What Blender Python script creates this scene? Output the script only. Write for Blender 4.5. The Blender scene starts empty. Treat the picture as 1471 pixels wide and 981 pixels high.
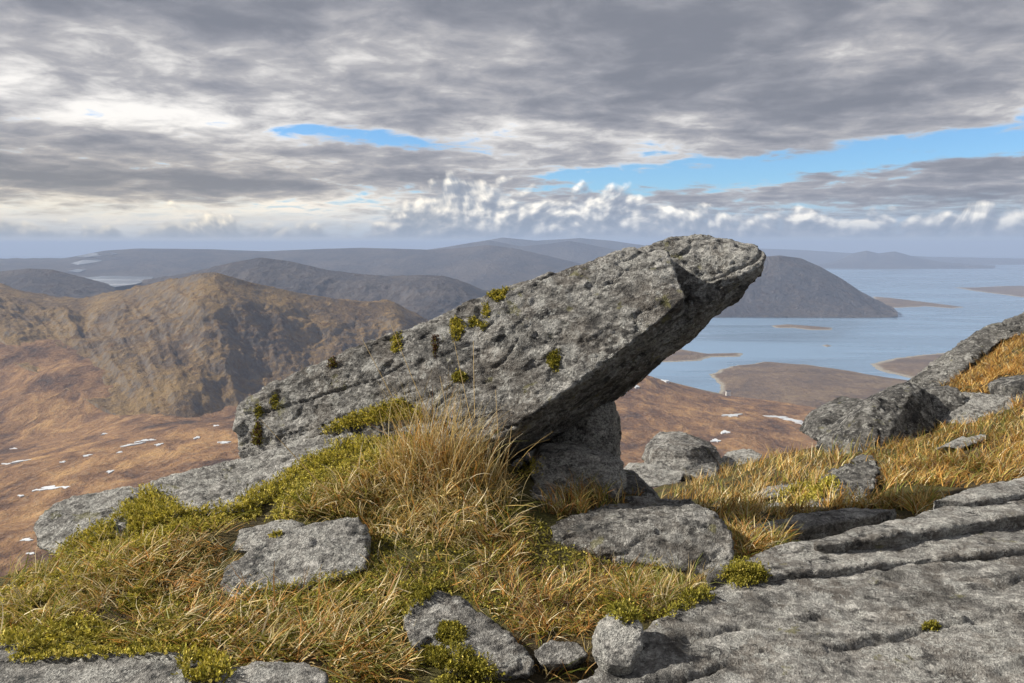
import bpy, bmesh, math, random
import numpy as np
from mathutils import Vector
from math import radians as R

# ------------------------------------------------------------------ camera, world, sun
SC = bpy.context.scene
COL = SC.collection
W0, H0, F = 1471.0, 981.0, 1070.0          # photograph size, focal length in its pixels
HOR = 354.0                                # eye level row
PITCH = math.atan((H0 / 2 - HOR) / F)
SEA = -450.0                               # the eye is at z = 0, 450 m above the sea
SUN_AZ, SUN_EL = R(-84), R(35)             # clockwise from the view direction (+Y)

cam_d = bpy.data.cameras.new('camera'); cam = bpy.data.objects.new('camera', cam_d); COL.objects.link(cam)
cam_d.sensor_width = 36; cam_d.lens = 36 * F / W0
cam_d.clip_start = 0.05; cam_d.clip_end = 300000
cam.location = (0, 0, 0); cam.rotation_euler = (math.pi / 2 - PITCH, 0, 0)
SC.camera = cam

def W(px, py, Y):
    """photo pixel + distance forward -> world point"""
    a = (px - W0 / 2) / F; b = (H0 / 2 - py) / F
    d = np.array([a, math.cos(PITCH) + b * math.sin(PITCH), -math.sin(PITCH) + b * math.cos(PITCH)])
    return d * (Y / d[1])
def Wsea(px, py):
    a = W(px, py, 1.0)
    return a * (SEA / a[2])

SC.view_settings.view_transform = 'Standard'; SC.view_settings.look = 'None'
SC.view_settings.exposure = 0.65; SC.view_settings.gamma = 1.0; SC.view_settings.use_curve_mapping = False
SC.render.engine = 'CYCLES'
SC.cycles.use_denoising = True; SC.cycles.use_adaptive_sampling = True; SC.cycles.adaptive_threshold = .02
SC.cycles.max_bounces = 6; SC.cycles.diffuse_bounces = 3; SC.cycles.glossy_bounces = 2
SC.cycles.transmission_bounces = 3; SC.cycles.volume_bounces = 0; SC.cycles.transparent_max_bounces = 8
SC.cycles.sample_clamp_indirect = 6

# ---- a small node language
class G:
    dim = '3D'
    def __init__(s, tree): s.t = tree
    def n(s, typ, **kw):
        nd = s.t.nodes.new(typ)
        for k, v in kw.items(): setattr(nd, k, v)
        return nd
    def put(s, sock, v):
        if isinstance(v, S): s.t.links.new(v.k, sock)
        elif isinstance(v, bpy.types.NodeSocket): s.t.links.new(v, sock)
        elif v is not None:
            if isinstance(v, (tuple, list)) and len(v) == 3 and sock.type == 'RGBA': v = (*v, 1)
            sock.default_value = v
    def m(s, op, a, b=None, c=None, clamp=False):
        nd = s.n('ShaderNodeMath', operation=op, use_clamp=clamp)
        s.put(nd.inputs[0], a)
        if b is not None: s.put(nd.inputs[1], b)
        if c is not None: s.put(nd.inputs[2], c)
        return S(s, nd.outputs[0])
    def ss(s, lo, hi, x):
        nd = s.n('ShaderNodeMapRange', interpolation_type='SMOOTHSTEP')
        s.put(nd.inputs['Value'], x); s.put(nd.inputs['From Min'], lo); s.put(nd.inputs['From Max'], hi)
        return S(s, nd.outputs[0])
    def mix(s, f, a, b, mode='MIX'):
        nd = s.n('ShaderNodeMix', data_type='RGBA', blend_type=mode)
        s.put(nd.inputs[0], f); s.put(nd.inputs[6], a); s.put(nd.inputs[7], b)
        return S(s, nd.outputs[2])
    def vec(s, x, y, z):
        nd = s.n('ShaderNodeCombineXYZ')
        for i, v in enumerate((x, y, z)): s.put(nd.inputs[i], v)
        return S(s, nd.outputs[0])
    def sep(s, v):
        nd = s.n('ShaderNodeSeparateXYZ'); s.put(nd.inputs[0], v)
        return [S(s, o) for o in nd.outputs]
    def map(s, v, scale=(1, 1, 1), rot=(0, 0, 0), loc=(0, 0, 0)):
        nd = s.n('ShaderNodeMapping'); s.put(nd.inputs[0], v)
        nd.inputs[1].default_value = loc; nd.inputs[2].default_value = rot; nd.inputs[3].default_value = scale
        return S(s, nd.outputs[0])
    def noise(s, v, scale, detail=4, rough=0.5, dist=0.0):
        nd = s.n('ShaderNodeTexNoise', noise_dimensions=s.dim); s.put(nd.inputs['Vector'], v)
        nd.inputs['Scale'].default_value = scale; nd.inputs['Detail'].default_value = detail
        nd.inputs['Roughness'].default_value = rough; nd.inputs['Distortion'].default_value = dist
        return S(s, nd.outputs[0])
    def vor(s, v, scale, detail=0, rough=.5, feature='F1'):
        nd = s.n('ShaderNodeTexVoronoi', feature=feature, voronoi_dimensions=s.dim); s.put(nd.inputs['Vector'], v)
        nd.inputs['Scale'].default_value = scale; nd.inputs['Detail'].default_value = detail; nd.inputs['Roughness'].default_value = rough
        return S(s, nd.outputs[0])
    def ramp(s, f, stops):
        nd = s.n('ShaderNodeValToRGB'); s.put(nd.inputs[0], f)
        e = nd.color_ramp.elements
        while len(e) < len(stops): e.new(.5)
        for i, (p, c) in enumerate(stops):
            e[i].position = p; e[i].color = (*c, 1) if len(c) == 3 else c
        return S(s, nd.outputs[0])
    def bump(s, h, strength, distance, normal=None):
        nd = s.n('ShaderNodeBump'); s.put(nd.inputs['Height'], h)
        nd.inputs['Strength'].default_value = strength; nd.inputs['Distance'].default_value = distance
        if normal is not None: s.put(nd.inputs['Normal'], normal)
        return S(s, nd.outputs[0])
class S:
    def __init__(s, g, k): s.g = g; s.k = k
    def __add__(s, o): return s.g.m('ADD', s, o)
    __radd__ = __add__
    def __sub__(s, o): return s.g.m('SUBTRACT', s, o)
    def __rsub__(s, o): return s.g.m('SUBTRACT', o, s)
    def __mul__(s, o): return s.g.m('MULTIPLY', s, o)
    __rmul__ = __mul__
    def __truediv__(s, o): return s.g.m('DIVIDE', s, o)

# ---- sky: clear Nishita blue behind a broken deck of stratocumulus and a low bank of cumulus
def angles(px, py):
    d = W(px, py, 1.0)
    return math.atan2(d[0], d[1]), math.atan2(d[2], math.hypot(d[0], d[1]))
def build_world():
    w = bpy.data.worlds.new('World'); SC.world = w; w.use_nodes = True
    t = w.node_tree; t.nodes.clear(); g = G(t); g.dim = '2D'
    out = g.n('ShaderNodeOutputWorld')
    sky = g.n('ShaderNodeTexSky', sky_type='NISHITA'); sky.sun_disc = False
    sky.sun_elevation = SUN_EL; sky.sun_rotation = SUN_AZ
    sky.altitude = 450; sky.air_density = 1.0; sky.dust_density = 0.2; sky.ozone_density = 2.5
    tc = g.n('ShaderNodeTexCoord')
    x, y, z = g.sep(S(g, tc.outputs['Generated']))
    r = g.m('SQRT', x * x + y * y)
    el = g.m('ARCTAN2', z, r); az = g.m('ARCTAN2', x, y)
    zc = g.m('MAXIMUM', z, 0.0) + 0.12
    P = g.vec(x / zc, y / zc, 0.0)
    def blob(px, py, wx, wy, k=0.0, amp=1.0):
        a0, e0 = angles(px, py)
        da = az - a0
        u = da * (F / wx); v = (el - e0 - da * k) * (F / wy)
        return g.m('EXPONENT', (u * u + v * v) * -1.0) * amp
    def total(*b):
        s = b[0]
        for q in b[1:]: s = s + q
        return s
    # stratocumulus deck
    n1 = g.noise(g.map(P, (1.5, 1.7, 1), (0, 0, R(14))), 1.0, 6, .55, .2)
    n2 = g.noise(g.map(P, (.5, .7, 1), (0, 0, R(-10)), (7, 3.4, 0)), 1.0, 2, .5, .2)
    n3 = g.noise(g.map(P, (4.6, 5.0, 1), (0, 0, R(8)), (2, 9, 0)), 1.0, 5, .6, .25)
    gap = total(blob(590, 208, 80, 13, -.05, .46), blob(505, 192, 60, 12, .0, .36), blob(440, 184, 40, 8, .1, .40), blob(1060, 245, 260, 20, .10, .50), blob(1400, 215, 220, 20, .06, .46),
                blob(860, 256, 110, 12, .0, .28), blob(600, 268, 110, 6, 0, .22), blob(1150, 300, 170, 9, 0, .30))
    thin = total(blob(90, 148, 120, 26, -.10, .24), blob(270, 160, 120, 28, .1, .20), blob(480, 215, 300, 40, -.05, .10),
                 blob(250, 306, 420, 24, 0, .40), blob(900, 190, 240, 30, 0, .10))
    dark = total(blob(700, 30, 900, 75, 0, .17), blob(60, 190, 160, 22, 0, .13), blob(170, 262, 240, 22, 0, .17),
                 blob(1330, 285, 260, 30, 0, .16), blob(1250, 120, 320, 45, 0, .08), blob(620, 140, 200, 25, 0, .06))
    base = .5 + (n1 - .5) * 1.05 + (n2 - .5) * .55 + (n3 - .5) * .42
    alpha = g.ss(.22, .54, base + .18 + g.ss(.125, .19, el) * .3 + (n3 - .5) * .6 - gap * 1.15 + dark * .4)
    thick = g.ss(.08, .92, base + .03 - thin - gap * .45 + dark + (n3 - .5) * .22)
    cloud = g.ramp(thick, [(0, (.76, .735, .70)), (.18, (.54, .525, .515)), (.42, (.345, .34, .352)), (.7, (.240, .245, .272)), (1, (.16, .17, .20))])
    side = g.ss(.15, -.55, az)
    warm = g.mix(side * g.ss(.16, .03, el), (1, 1, 1), (1.18, 1.06, .84))
    cloud = g.mix(1.0, cloud, warm, 'MULTIPLY')
    blue = g.mix(1.0, S(g, sky.outputs[0]), (.060, .086, .108), 'MULTIPLY')
    blue = g.mix(g.ss(.075, .03, el), blue, g.mix(side, (.32, .41, .51), (.60, .58, .52)))
    c = g.mix(alpha * g.ss(.012, .06, el + (n3 - .5) * .05), blue, cloud)
    # cumulus bank
    Q = g.vec(az, el * 1.3, 0.0)
    L = .004
    def puff(v):
        return g.noise(v, 8, 6, .58, .4) * .78 + (1.0 - g.vor(v, 22, 2, .55)) * .22
    f0 = puff(Q); f1 = puff(g.map(Q, loc=(-L * 1.3, L * 2.2, 0)))
    an = g.noise(g.vec(az, 3.3, 0.0), 6, 3, .6)
    amask = total(blob(800, 320, 330, 400, 0, 1.0), blob(170, 306, 170, 400, 0, .30), blob(1350, 310, 220, 400, 0, .7)) + .22
    top = .008 + an * .125 * g.m('MINIMUM', amask, 1.05)
    dens = (top - el) * 26.0 + (f0 - .50) * 3.4
    calpha = g.ss(.0, .5, dens) * g.ss(.006, .014, el) * g.ss(.020, .004, el - top)
    lit = g.m('MULTIPLY_ADD', f0 - f1, 5.0, .44, clamp=True)
    lit = lit * (g.ss(.008, .045, el) * .55 + .45) + g.ss(.5, .0, dens) * .18
    ccol = g.ramp(lit, [(0, (.20, .235, .295)), (.35, (.31, .335, .38)), (.7, (.66, .645, .61)), (1, (1.0, .94, .83))])
    ccol = g.mix(1.0, ccol, warm, 'MULTIPLY')
    c = g.mix(calpha * .9, c, ccol)
    # pale air along the horizon with thin streaks
    st = g.noise(g.vec(az * 3.0, el * 120.0, 0.0), 1.0, 3, .5)
    hz = g.ss(.014, .0, el + (st - .5) * .02)
    hcol = g.mix(side, (.37, .41, .45), (.58, .56, .50))
    c = g.mix(hz * .9, c, hcol)
    bg = g.n('ShaderNodeBackground'); g.put(bg.inputs[0], c); bg.inputs[1].default_value = .9
    t.links.new(bg.outputs[0], out.inputs[0])
    w.cycles.sampling_method = 'MANUAL'; w.cycles.sample_map_resolution = 512
build_world()

sun_d = bpy.data.lights.new('sun', 'SUN'); sun = bpy.data.objects.new('sun', sun_d); COL.objects.link(sun)
sun_d.energy = 5.0; sun_d.angle = R(1.5); sun_d.color = (1.0, .93, .82)
sdir = Vector((math.sin(SUN_AZ) * math.cos(SUN_EL), math.cos(SUN_AZ) * math.cos(SUN_EL), math.sin(SUN_EL)))
sun.rotation_euler = sdir.to_track_quat('Z', 'Y').to_euler()
sun.location = (-20, 5, 30)

# ------------------------------------------------------------------ numpy helpers
RNG = np.random.default_rng(7)
_perm = np.random.default_rng(3).permutation(256).astype(np.int64); _perm = np.concatenate([_perm, _perm, _perm])
_grad = np.random.default_rng(5).normal(size=(256, 3)); _grad /= np.linalg.norm(_grad, axis=1)[:, None]
def pn(p):
    """3-D gradient noise, about -1..1"""
    i = np.floor(p).astype(np.int64); f = p - i; i &= 255
    u = f * f * f * (f * (f * 6 - 15) + 10)
    def gr(dx, dy, dz):
        h = _perm[_perm[_perm[(i[:, 0] + dx) & 255] + ((i[:, 1] + dy) & 255)] + ((i[:, 2] + dz) & 255)]
        return ((f - (dx, dy, dz)) * _grad[h]).sum(1)
    def lp(a, b, t): return a + (b - a) * t
    x00 = lp(gr(0, 0, 0), gr(1, 0, 0), u[:, 0]); x10 = lp(gr(0, 1, 0), gr(1, 1, 0), u[:, 0])
    x01 = lp(gr(0, 0, 1), gr(1, 0, 1), u[:, 0]); x11 = lp(gr(0, 1, 1), gr(1, 1, 1), u[:, 0])
    return lp(lp(x00, x10, u[:, 1]), lp(x01, x11, u[:, 1]), u[:, 2]) * 1.6
def fbm(p, oct=4, rough=.5, lac=2.03, ridged=False):
    a, s, tot = 1.0, 0, 0
    p = np.asarray(p, float)
    for k in range(oct):
        v = pn(p + k * 17.31)
        if ridged: v = 1 - 2 * np.abs(v)
        s = s + a * v; tot += a; a *= rough; p = p * lac
    return s / tot
def plates(p, seed=0):
    """broken, tilted plates with sharp edges (nearest jittered cell)"""
    p = np.asarray(p, float); i0 = np.floor(p - .5).astype(np.int64); best = np.full(len(p), 1e9); h = np.zeros(len(p)); til = np.zeros(len(p))
    for dx in (0, 1):
        for dy in (0, 1):
            for dz in (0, 1):
                i = i0 + (dx, dy, dz); k = _perm[_perm[_perm[(i[:, 0] + seed) & 255] + (i[:, 1] & 255)] + (i[:, 2] & 255)]
                c = i + .5 + _grad[k] * .38; o = p - c; d = (o * o).sum(1); s = d < best
                best[s] = d[s]; h[s] = (k[s] % 97) / 97.0 - .5; til[s] = (o[s] * _grad[(k[s] * 7 + 13) & 255]).sum(1)
    return h * .7 + til * 1.1
def sstep(a, b, x):
    t = np.clip((x - a) / (b - a), 0, 1); return t * t * (3 - 2 * t)
def rbf(pts, c):
    """smooth surface z(x, y) through scattered points"""
    P = np.array(pts, float); xy = P[:, :2]
    k = lambda a, b: np.sqrt(((a[:, None] - b[None]) ** 2).sum(-1) + c * c)
    n = len(P); A = np.zeros((n + 3, n + 3)); A[:n, :n] = k(xy, xy); A[:n, n] = 1; A[:n, n + 1:] = xy; A[n, :n] = 1; A[n + 1:, :n] = xy.T
    A[:n, :n] += -np.eye(n) * 1e-3 * c
    sol = np.linalg.solve(A, np.concatenate([P[:, 2], np.zeros(3)]))
    def f(x, y):
        q = np.stack([np.ravel(x), np.ravel(y)], 1); out = np.empty(len(q))
        for s in range(0, len(q), 20000):
            b = q[s:s + 20000]; out[s:s + 20000] = k(b, xy) @ sol[:n] + sol[n] + b @ sol[n + 1:]
        return out.reshape(np.shape(x))
    return f
def mesh_np(name, v, faces, smooth=True):
    """faces: (n,3) or (n,4) int array"""
    me = bpy.data.meshes.new(name); v = np.asarray(v, np.float32); faces = np.asarray(faces, np.int32)
    k = faces.shape[1]
    me.vertices.add(len(v)); me.vertices.foreach_set('co', v.ravel())
    me.loops.add(faces.size); me.loops.foreach_set('vertex_index', faces.ravel())
    me.polygons.add(len(faces)); me.polygons.foreach_set('loop_start', np.arange(0, faces.size, k, dtype=np.int32))
    me.polygons.foreach_set('loop_total', np.full(len(faces), k, np.int32))
    me.polygons.foreach_set('use_smooth', np.full(len(faces), smooth))
    me.update(calc_edges=True); me.validate()
    return me
def grid_faces(nu, nv):
    i = np.arange(nu - 1)[:, None] * nv + np.arange(nv - 1)[None]; i = i.ravel()
    return np.stack([i, i + nv, i + nv + 1, i + 1], 1)
def link(name, me, mat, parent=None, label=None, cat=None, group=None, kind=None, loc=None):
    o = bpy.data.objects.new(name, me); COL.objects.link(o)
    if mat is not None and not me.materials: me.materials.append(mat)
    if parent is not None: o.parent = parent
    if label: o['label'] = label
    if cat: o['category'] = cat
    if group: o['group'] = group
    if kind: o['kind'] = kind
    if loc is not None: o.location = loc
    return o
def set_origin(o, loc):
    me = o.data; n = len(me.vertices); co = np.empty(n * 3, np.float32); me.vertices.foreach_get('co', co)
    co = co.reshape(-1, 3) - np.array(loc, np.float32); me.vertices.foreach_set('co', co.ravel()); me.update()
    o.location = loc
def inpoly(px, py, poly):
    c = np.zeros(len(px), bool); n = len(poly)
    for i in range(n):
        x1, y1 = poly[i]; x2, y2 = poly[i - 1]
        if y1 == y2: continue
        c ^= ((y1 > py) != (y2 > py)) & (px < (x2 - x1) * (py - y1) / (y2 - y1) + x1)
    return c

# ------------------------------------------------------------------ materials
def newmat(name):
    m = bpy.data.materials.new(name); m.use_nodes = True; t = m.node_tree; t.nodes.clear()
    g = G(t); o = g.n('ShaderNodeOutputMaterial'); b = g.n('ShaderNodeBsdfPrincipled'); t.links.new(b.outputs[0], o.inputs[0])
    b.inputs['Specular IOR Level'].default_value = .3
    tc = g.n('ShaderNodeTexCoord')
    return m, g, b, S(g, tc.outputs['Object']), o
def rock_mat(name, tone=1.0, lichen=.5, dark=.45, green=.25, rot=(0, 0, 0), sc=1.0, brown=0.0, streak=None):
    m, g, b, P, o = newmat(name)
    Q = g.map(P, (1, 1, 2.6), rot)
    big = g.noise(Q, 2.0 * sc, 6, .6, .5)
    mid = g.noise(Q, 17 * sc, 7, .66, .6)
    fine = g.noise(P, 95 * sc, 5, .68)
    grain = g.vor(P, 150 * sc, 1, .6)
    f = mid * .42 + fine * .26 + big * .32
    f = f + (g.noise(P, 45 * sc, 3, .6) - .5) * .22
    if streak:
        sk = g.noise(g.map(P, streak[1], (0, 0, streak[0])), 9 * sc, 6, .66, .25); f = f * .75 + sk * .25
    c = g.ramp(f, [(.38, (.026 * tone, .030 * tone, .031 * tone)), (.44, (.10 * tone, .097 * tone, .092 * tone)),
                   (.51, (.22 * tone, .214 * tone, .20 * tone)), (.585, (.50 * tone, .49 * tone, .46 * tone))])
    if brown: c = g.mix(g.ss(.45, .62, g.noise(P, 5 * sc, 4, .6)) * brown, c, (.10, .07, .045))
    # black crust lichen, white crust lichen, yellow-green map lichen
    dk = g.ss(.60 - .12 * dark, .68 - .12 * dark, g.noise(P, 9 * sc, 7, .68, .2)); c = g.mix(dk * .8, c, (.022, .022, .024))
    wl = g.noise(P, 15 * sc, 8, .74, .25) * .8 + big * .2; wm = g.ss(.60 - .14 * lichen, .64 - .14 * lichen, wl)
    c = g.mix(wm * .85, c, g.mix(g.ss(.35, .65, fine), (.20, .20, .19), (.68, .675, .63)))
    sp = g.ss(.30, .18, g.vor(P, 34 * sc, 1, .6)) * g.ss(.48, .60, g.noise(P, 6 * sc, 3, .6)); c = g.mix(sp * .8 * min(1, lichen * 1.6), c, (.60, .60, .56))
    # round crusts of pale lichen and broad dark water stains
    wq = g.n('ShaderNodeVectorMath', operation='ADD'); g.put(wq.inputs[0], P); g.put(wq.inputs[1], g.vec((mid - .5) * .10, (fine - .5) * .06, (mid - .5) * -.08))
    disc = g.ss(.34, .24, g.vor(S(g, wq.outputs[0]), 6.5 * sc, 0) + (fine - .5) * .25) * g.ss(.50, .56, g.noise(P, 3.1 * sc, 2, .5))
    c = g.mix(disc * .75 * min(1, lichen * 1.7), c, g.mix(g.ss(.40, .60, fine), (.30, .30, .285), (.66, .655, .62)))
    stain = g.ss(.56, .68, g.noise(g.map(P, (1, 1, .4)), 2.6 * sc, 5, .6, .4)); c = g.mix(stain * .6, c, (.045, .042, .038))
    if green: gm = g.ss(.64 - .1 * green, .70 - .1 * green, g.noise(P, 6.2 * sc, 6, .66, .3)); c = g.mix(gm * .6, c, g.mix(fine, (.09, .09, .025), (.30, .28, .10)))
    g.put(b.inputs['Base Color'], c); b.inputs['Roughness'].default_value = .82
    h = mid * 1.0 + fine * .8 + grain * .25 + wm * .10
    if streak: h = h + sk * 1.2
    g.put(b.inputs['Normal'], g.bump(h, 1.0, .040 / sc))
    return m
ROCK = rock_mat('gneiss_boulder', 1.15, .45, .50, .30, (0, R(25), 0), brown=.3)
ROCK_LIGHT = rock_mat('gneiss_pale', 1.5, .80, .28, .25, (0, R(12), 0))
ROCK_SLAB = rock_mat('gneiss_pavement', 1.45, .60, .34, .12, (R(8), R(-6), 0), 1.25, brown=.35, streak=(R(-14), (.35, 1.7, 1)))
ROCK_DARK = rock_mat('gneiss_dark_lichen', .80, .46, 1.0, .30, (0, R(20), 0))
ROCK_WHITE = rock_mat('gneiss_white_lichen', 1.9, .95, .2, .2, (0, R(12), 0), 1.6)
ROCK_FAR = rock_mat('gneiss_outcrop', .75, .42, .55, .2, (0, R(20), 0), .6)

def blade_mat(name, attr='col', trans=.35, rough=.55):
    m, g, b, P, o = newmat(name)
    a = g.n('ShaderNodeAttribute'); a.attribute_name = attr
    g.put(b.inputs['Base Color'], a.outputs['Color']); b.inputs['Roughness'].default_value = rough
    tr = g.n('ShaderNodeBsdfTranslucent'); g.put(tr.inputs[0], a.outputs['Color'])
    mx = g.n('ShaderNodeMixShader'); mx.inputs[0].default_value = trans
    g.t.links.new(b.outputs[0], mx.inputs[1]); g.t.links.new(tr.outputs[0], mx.inputs[2]); g.t.links.new(mx.outputs[0], o.inputs[0])
    return m
GRASS = blade_mat('dry_grass'); MOSS = blade_mat('moss_shoots', trans=.2, rough=.8)

def ground_mat():
    m, g, b, P, o = newmat('peat_and_litter')
    n = g.noise(P, 9, 6, .65); n2 = g.noise(P, 60, 5, .7); big = g.noise(P, 1.2, 3, .5)
    c = g.ramp(n * .5 + n2 * .5, [(.32, (.022, .017, .009)), (.5, (.075, .055, .024)), (.66, (.19, .14, .055))])
    c = g.mix(g.ss(.48, .62, big), c, g.mix(n2, (.05, .05, .012), (.16, .15, .04)))
    g.put(b.inputs['Base Color'], c); b.inputs['Roughness'].default_value = .95
    g.put(b.inputs['Normal'], g.bump(n2 + n, 1.0, .06)); return m
GROUND = ground_mat()
def hill_mat(name, tan=(.150, .105, .060), heath=(.070, .052, .043), rock=(.125, .120, .118), s=1.0, rockiness=.5):
    m, g, b, P, o = newmat(name)
    geo = g.n('ShaderNodeNewGeometry'); nz = g.sep(S(g, geo.outputs['Normal']))[2]
    a = g.noise(P, .0045 / s, 7, .62, .4); d = g.noise(P, .028 / s, 6, .66, .3); e = g.noise(g.map(P, (1, 1, .35)), .055 / s, 5, .7)
    veg = g.mix(g.ss(.42, .58, a * .55 + d * .45), heath, tan)
    veg = g.mix(g.ss(.54, .66, d), veg, (tan[0] * .50, tan[1] * .42, tan[2] * .40))
    veg = g.mix(g.ss(.52, .66, e) * .5, veg, (tan[0] * 1.35, tan[1] * 1.3, tan[2] * 1.2))
    steep = g.ss(.93, .70, nz + (d - .5) * .55 + (e - .5) * .45)
    c = g.mix(steep * rockiness * g.ss(.40, .52, e), veg, rock)
    c = g.mix(g.ss(.58, .66, e) * g.ss(.5, .6, d) * .8 * rockiness, c, (rock[0] * 2.0, rock[1] * 2.0, rock[2] * 2.0))
    g.put(b.inputs['Base Color'], c); b.inputs['Roughness'].default_value = .95; b.inputs['Specular IOR Level'].default_value = .1
    g.put(b.inputs['Normal'], g.bump(d * .6 + e * .8, 1.0, 16 * s)); return m
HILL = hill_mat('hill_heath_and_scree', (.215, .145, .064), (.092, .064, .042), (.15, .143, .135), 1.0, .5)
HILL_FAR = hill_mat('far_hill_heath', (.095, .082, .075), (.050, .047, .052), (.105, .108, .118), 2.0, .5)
def moor_mat():
    m, g, b, P, o = newmat('moor_heather_and_grass')
    a = g.noise(P, .0035, 6, .6, .5); d = g.noise(g.map(P, (1, .55, 1), (0, 0, R(25))), .022, 6, .62, .6); e = g.noise(P, .11, 4, .65)
    c = g.ramp(a * .35 + d * .45 + e * .2, [(.38, (.045, .030, .026)), (.46, (.115, .064, .038)), (.53, (.22, .125, .062)), (.63, (.39, .24, .105))])
    sx, sy, sz = g.sep(P)
    c = g.mix(g.ss(.52, .60, e) * .25, c, (.16, .155, .145))
    c = g.mix(g.ss(SEA + 4, SEA + 1.2, sz + (d - .5) * 3), c, (.20, .175, .13))
    g.put(b.inputs['Base Color'], c); b.inputs['Roughness'].default_value = .95; b.inputs['Specular IOR Level'].default_value = .1
    g.put(b.inputs['Normal'], g.bump(d + e * .5, 1.0, 9)); return m
MOOR = moor_mat()
def coast_mat():
    m, g, b, P, o = newmat('coast_turf_and_shingle')
    a = g.noise(P, .006, 6, .6, .5); e = g.noise(P, .05, 5, .65)
    c = g.ramp(a * .55 + e * .45, [(.38, (.075, .055, .045)), (.5, (.13, .09, .062)), (.64, (.19, .14, .085))])
    sz = g.sep(P)[2]
    c = g.mix(g.ss(SEA + 3, SEA + 1.2, sz + (e - .5) * 3), c, (.26, .235, .19))
    g.put(b.inputs['Base Color'], c); b.inputs['Roughness'].default_value = .95
    g.put(b.inputs['Normal'], g.bump(e, 1.0, 8)); return m
COAST = coast_mat()
def water_mat(name, base=(.14, .215, .31), rough=.22, bump=.5, scale=.012):
    m, g, b, P, o = newmat(name)
    n = g.noise(g.map(P, (1, 1, 1), (0, 0, R(30))), scale * 6, 4, .6); w = g.noise(g.map(P, (.35, 1.4, 1), (0, 0, R(-8))), scale * .12, 4, .6, .8)
    g.put(b.inputs['Base Color'], g.mix(g.ss(.40, .64, w), base, tuple(q * 1.35 for q in base)))
    b.inputs['IOR'].default_value = 1.33; b.inputs['Specular IOR Level'].default_value = .5
    g.put(b.inputs['Roughness'], rough + g.ss(.42, .62, w) * .12)
    if bump: g.put(b.inputs['Normal'], g.bump(n, bump, 1.2))
    return m
WATER = water_mat('sea_water'); POOL = water_mat('pool_water', (.03, .04, .05), .04, 0); PALE_POOL = water_mat('pale_pool', (.50, .52, .54), .25, 0)  # the moor pools take an even pale grey base colour

# ------------------------------------------------------------------ far setting
def sea():
    az = np.linspace(-math.pi, math.pi, 181); rr = np.array([300, 800, 1600, 3000, 5000, 8000, 12000, 18000, 27000, 42000.])
    v = np.array([[math.sin(a) * r, math.cos(a) * r, SEA] for a in az for r in rr])
    link('sea', mesh_np('sea', v, grid_faces(len(az), len(rr))[:, ::-1]), WATER, label='calm pale blue sea loch reaching to the horizon', cat='sea', kind='structure')
sea()

def interp_line(pts, n):
    P = np.array([W(*p) for p in pts]); s = np.array([p[0] for p in pts], float)
    u = np.linspace(s[0], s[-1], n)
    # smooth interpolation: dense linear then moving average
    out = np.stack([np.interp(u, s, P[:, k]) for k in range(3)], 1)
    k = max(3, n // 60) | 1; ker = np.hanning(k + 2)[1:-1]; ker /= ker.sum()
    pad = np.concatenate([np.repeat(out[:1], k // 2, 0), out, np.repeat(out[-1:], k // 2, 0)])
    return np.stack([np.convolve(pad[:, j], ker, 'valid') for j in range(3)], 1)
def ridge(name, crest, base, nu, nv, label, mat, gully=25, gl=160, prof=1.25, seed=0, skew=.0, back=1.0, rough=6, group='hills', spur=.6):
    """a hill: crest line and foot line (photo pixels + distance) with gullied flanks in front and a slope behind"""
    C = interp_line(crest, nu); B = interp_line(base, nu)
    nb = nv // 4
    v = np.concatenate([-np.linspace(1, 0, nb, endpoint=False), np.linspace(0, 1, nv) ** 1.15])
    run = np.concatenate([[0], np.cumsum(np.linalg.norm(np.diff(C[:, :2], axis=0), axis=1))])
    V = v[None, :, None]; Cc = C[:, None]; Bb = B[:, None]
    hor = Bb[..., :2] - Cc[..., :2]
    xy = Cc[..., :2] + hor * np.where(V >= 0, V, V * back)
    drop = (Bb[..., 2] - Cc[..., 2])
    vv = V[..., 0]
    z = Cc[..., 2] + drop * np.where(vv >= 0, 1 - (1 - np.clip(vv, 0, 1)) ** prof, np.abs(vv) ** 1.2 * .9)
    P = np.concatenate([xy, z[..., None]], -1)
    flat = P.reshape(-1, 3)
    uu = np.repeat(run[:, None], len(v), 1); vl = np.repeat(v[None], nu, 0)
    slopeL = float(np.linalg.norm(B - C, axis=1).mean())
    wob = fbm(np.stack([uu / (gl * 3), vl * 2.0, uu * 0 + seed], -1).reshape(-1, 3), 3).reshape(uu.shape)
    q = np.stack([(uu + skew * vl * slopeL + wob * gl * .7) / gl, vl * slopeL / (gl * 4.2), uu * 0 + seed * 3.1], -1).reshape(-1, 3)
    gr = fbm(q, 5, .52, ridged=True).reshape(uu.shape)
    qb = np.stack([(uu + skew * vl * slopeL + wob * gl * 1.5) / (gl * 2.6), vl * slopeL / (gl * 9), uu * 0 + seed * 1.7], -1).reshape(-1, 3)
    gr = gr * .6 + spur * fbm(qb, 2, .4, ridged=True).reshape(uu.shape)
    env = sstep(0.0, .28, np.abs(vl)) * (1 - .75 * sstep(.6, 1, vl)) + .06
    fine = fbm(flat / (gl * .55) + seed, 6, .58).reshape(uu.shape)
    crag = fbm(np.stack([flat[:, 0], flat[:, 1], flat[:, 2] * 1.3], 1) / (gl * .9) + seed + 40, 5, .6, ridged=True).reshape(uu.shape)
    dz = gully * gr * env + rough * fine * (.25 + env) + rough * .9 * crag * env
    dirn = -hor / np.linalg.norm(hor, axis=-1, keepdims=True)
    P[..., 2] += dz
    P[..., :2] -= dirn * (dz * .35)[..., None]
    P[:, -1, 2] -= 25
    f = grid_faces(nu, len(v))
    o = link(name, mesh_np(name, P.reshape(-1, 3), f[:, ::-1]), mat, label=label, cat='hill', kind='structure', group=group)
    return o
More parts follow.
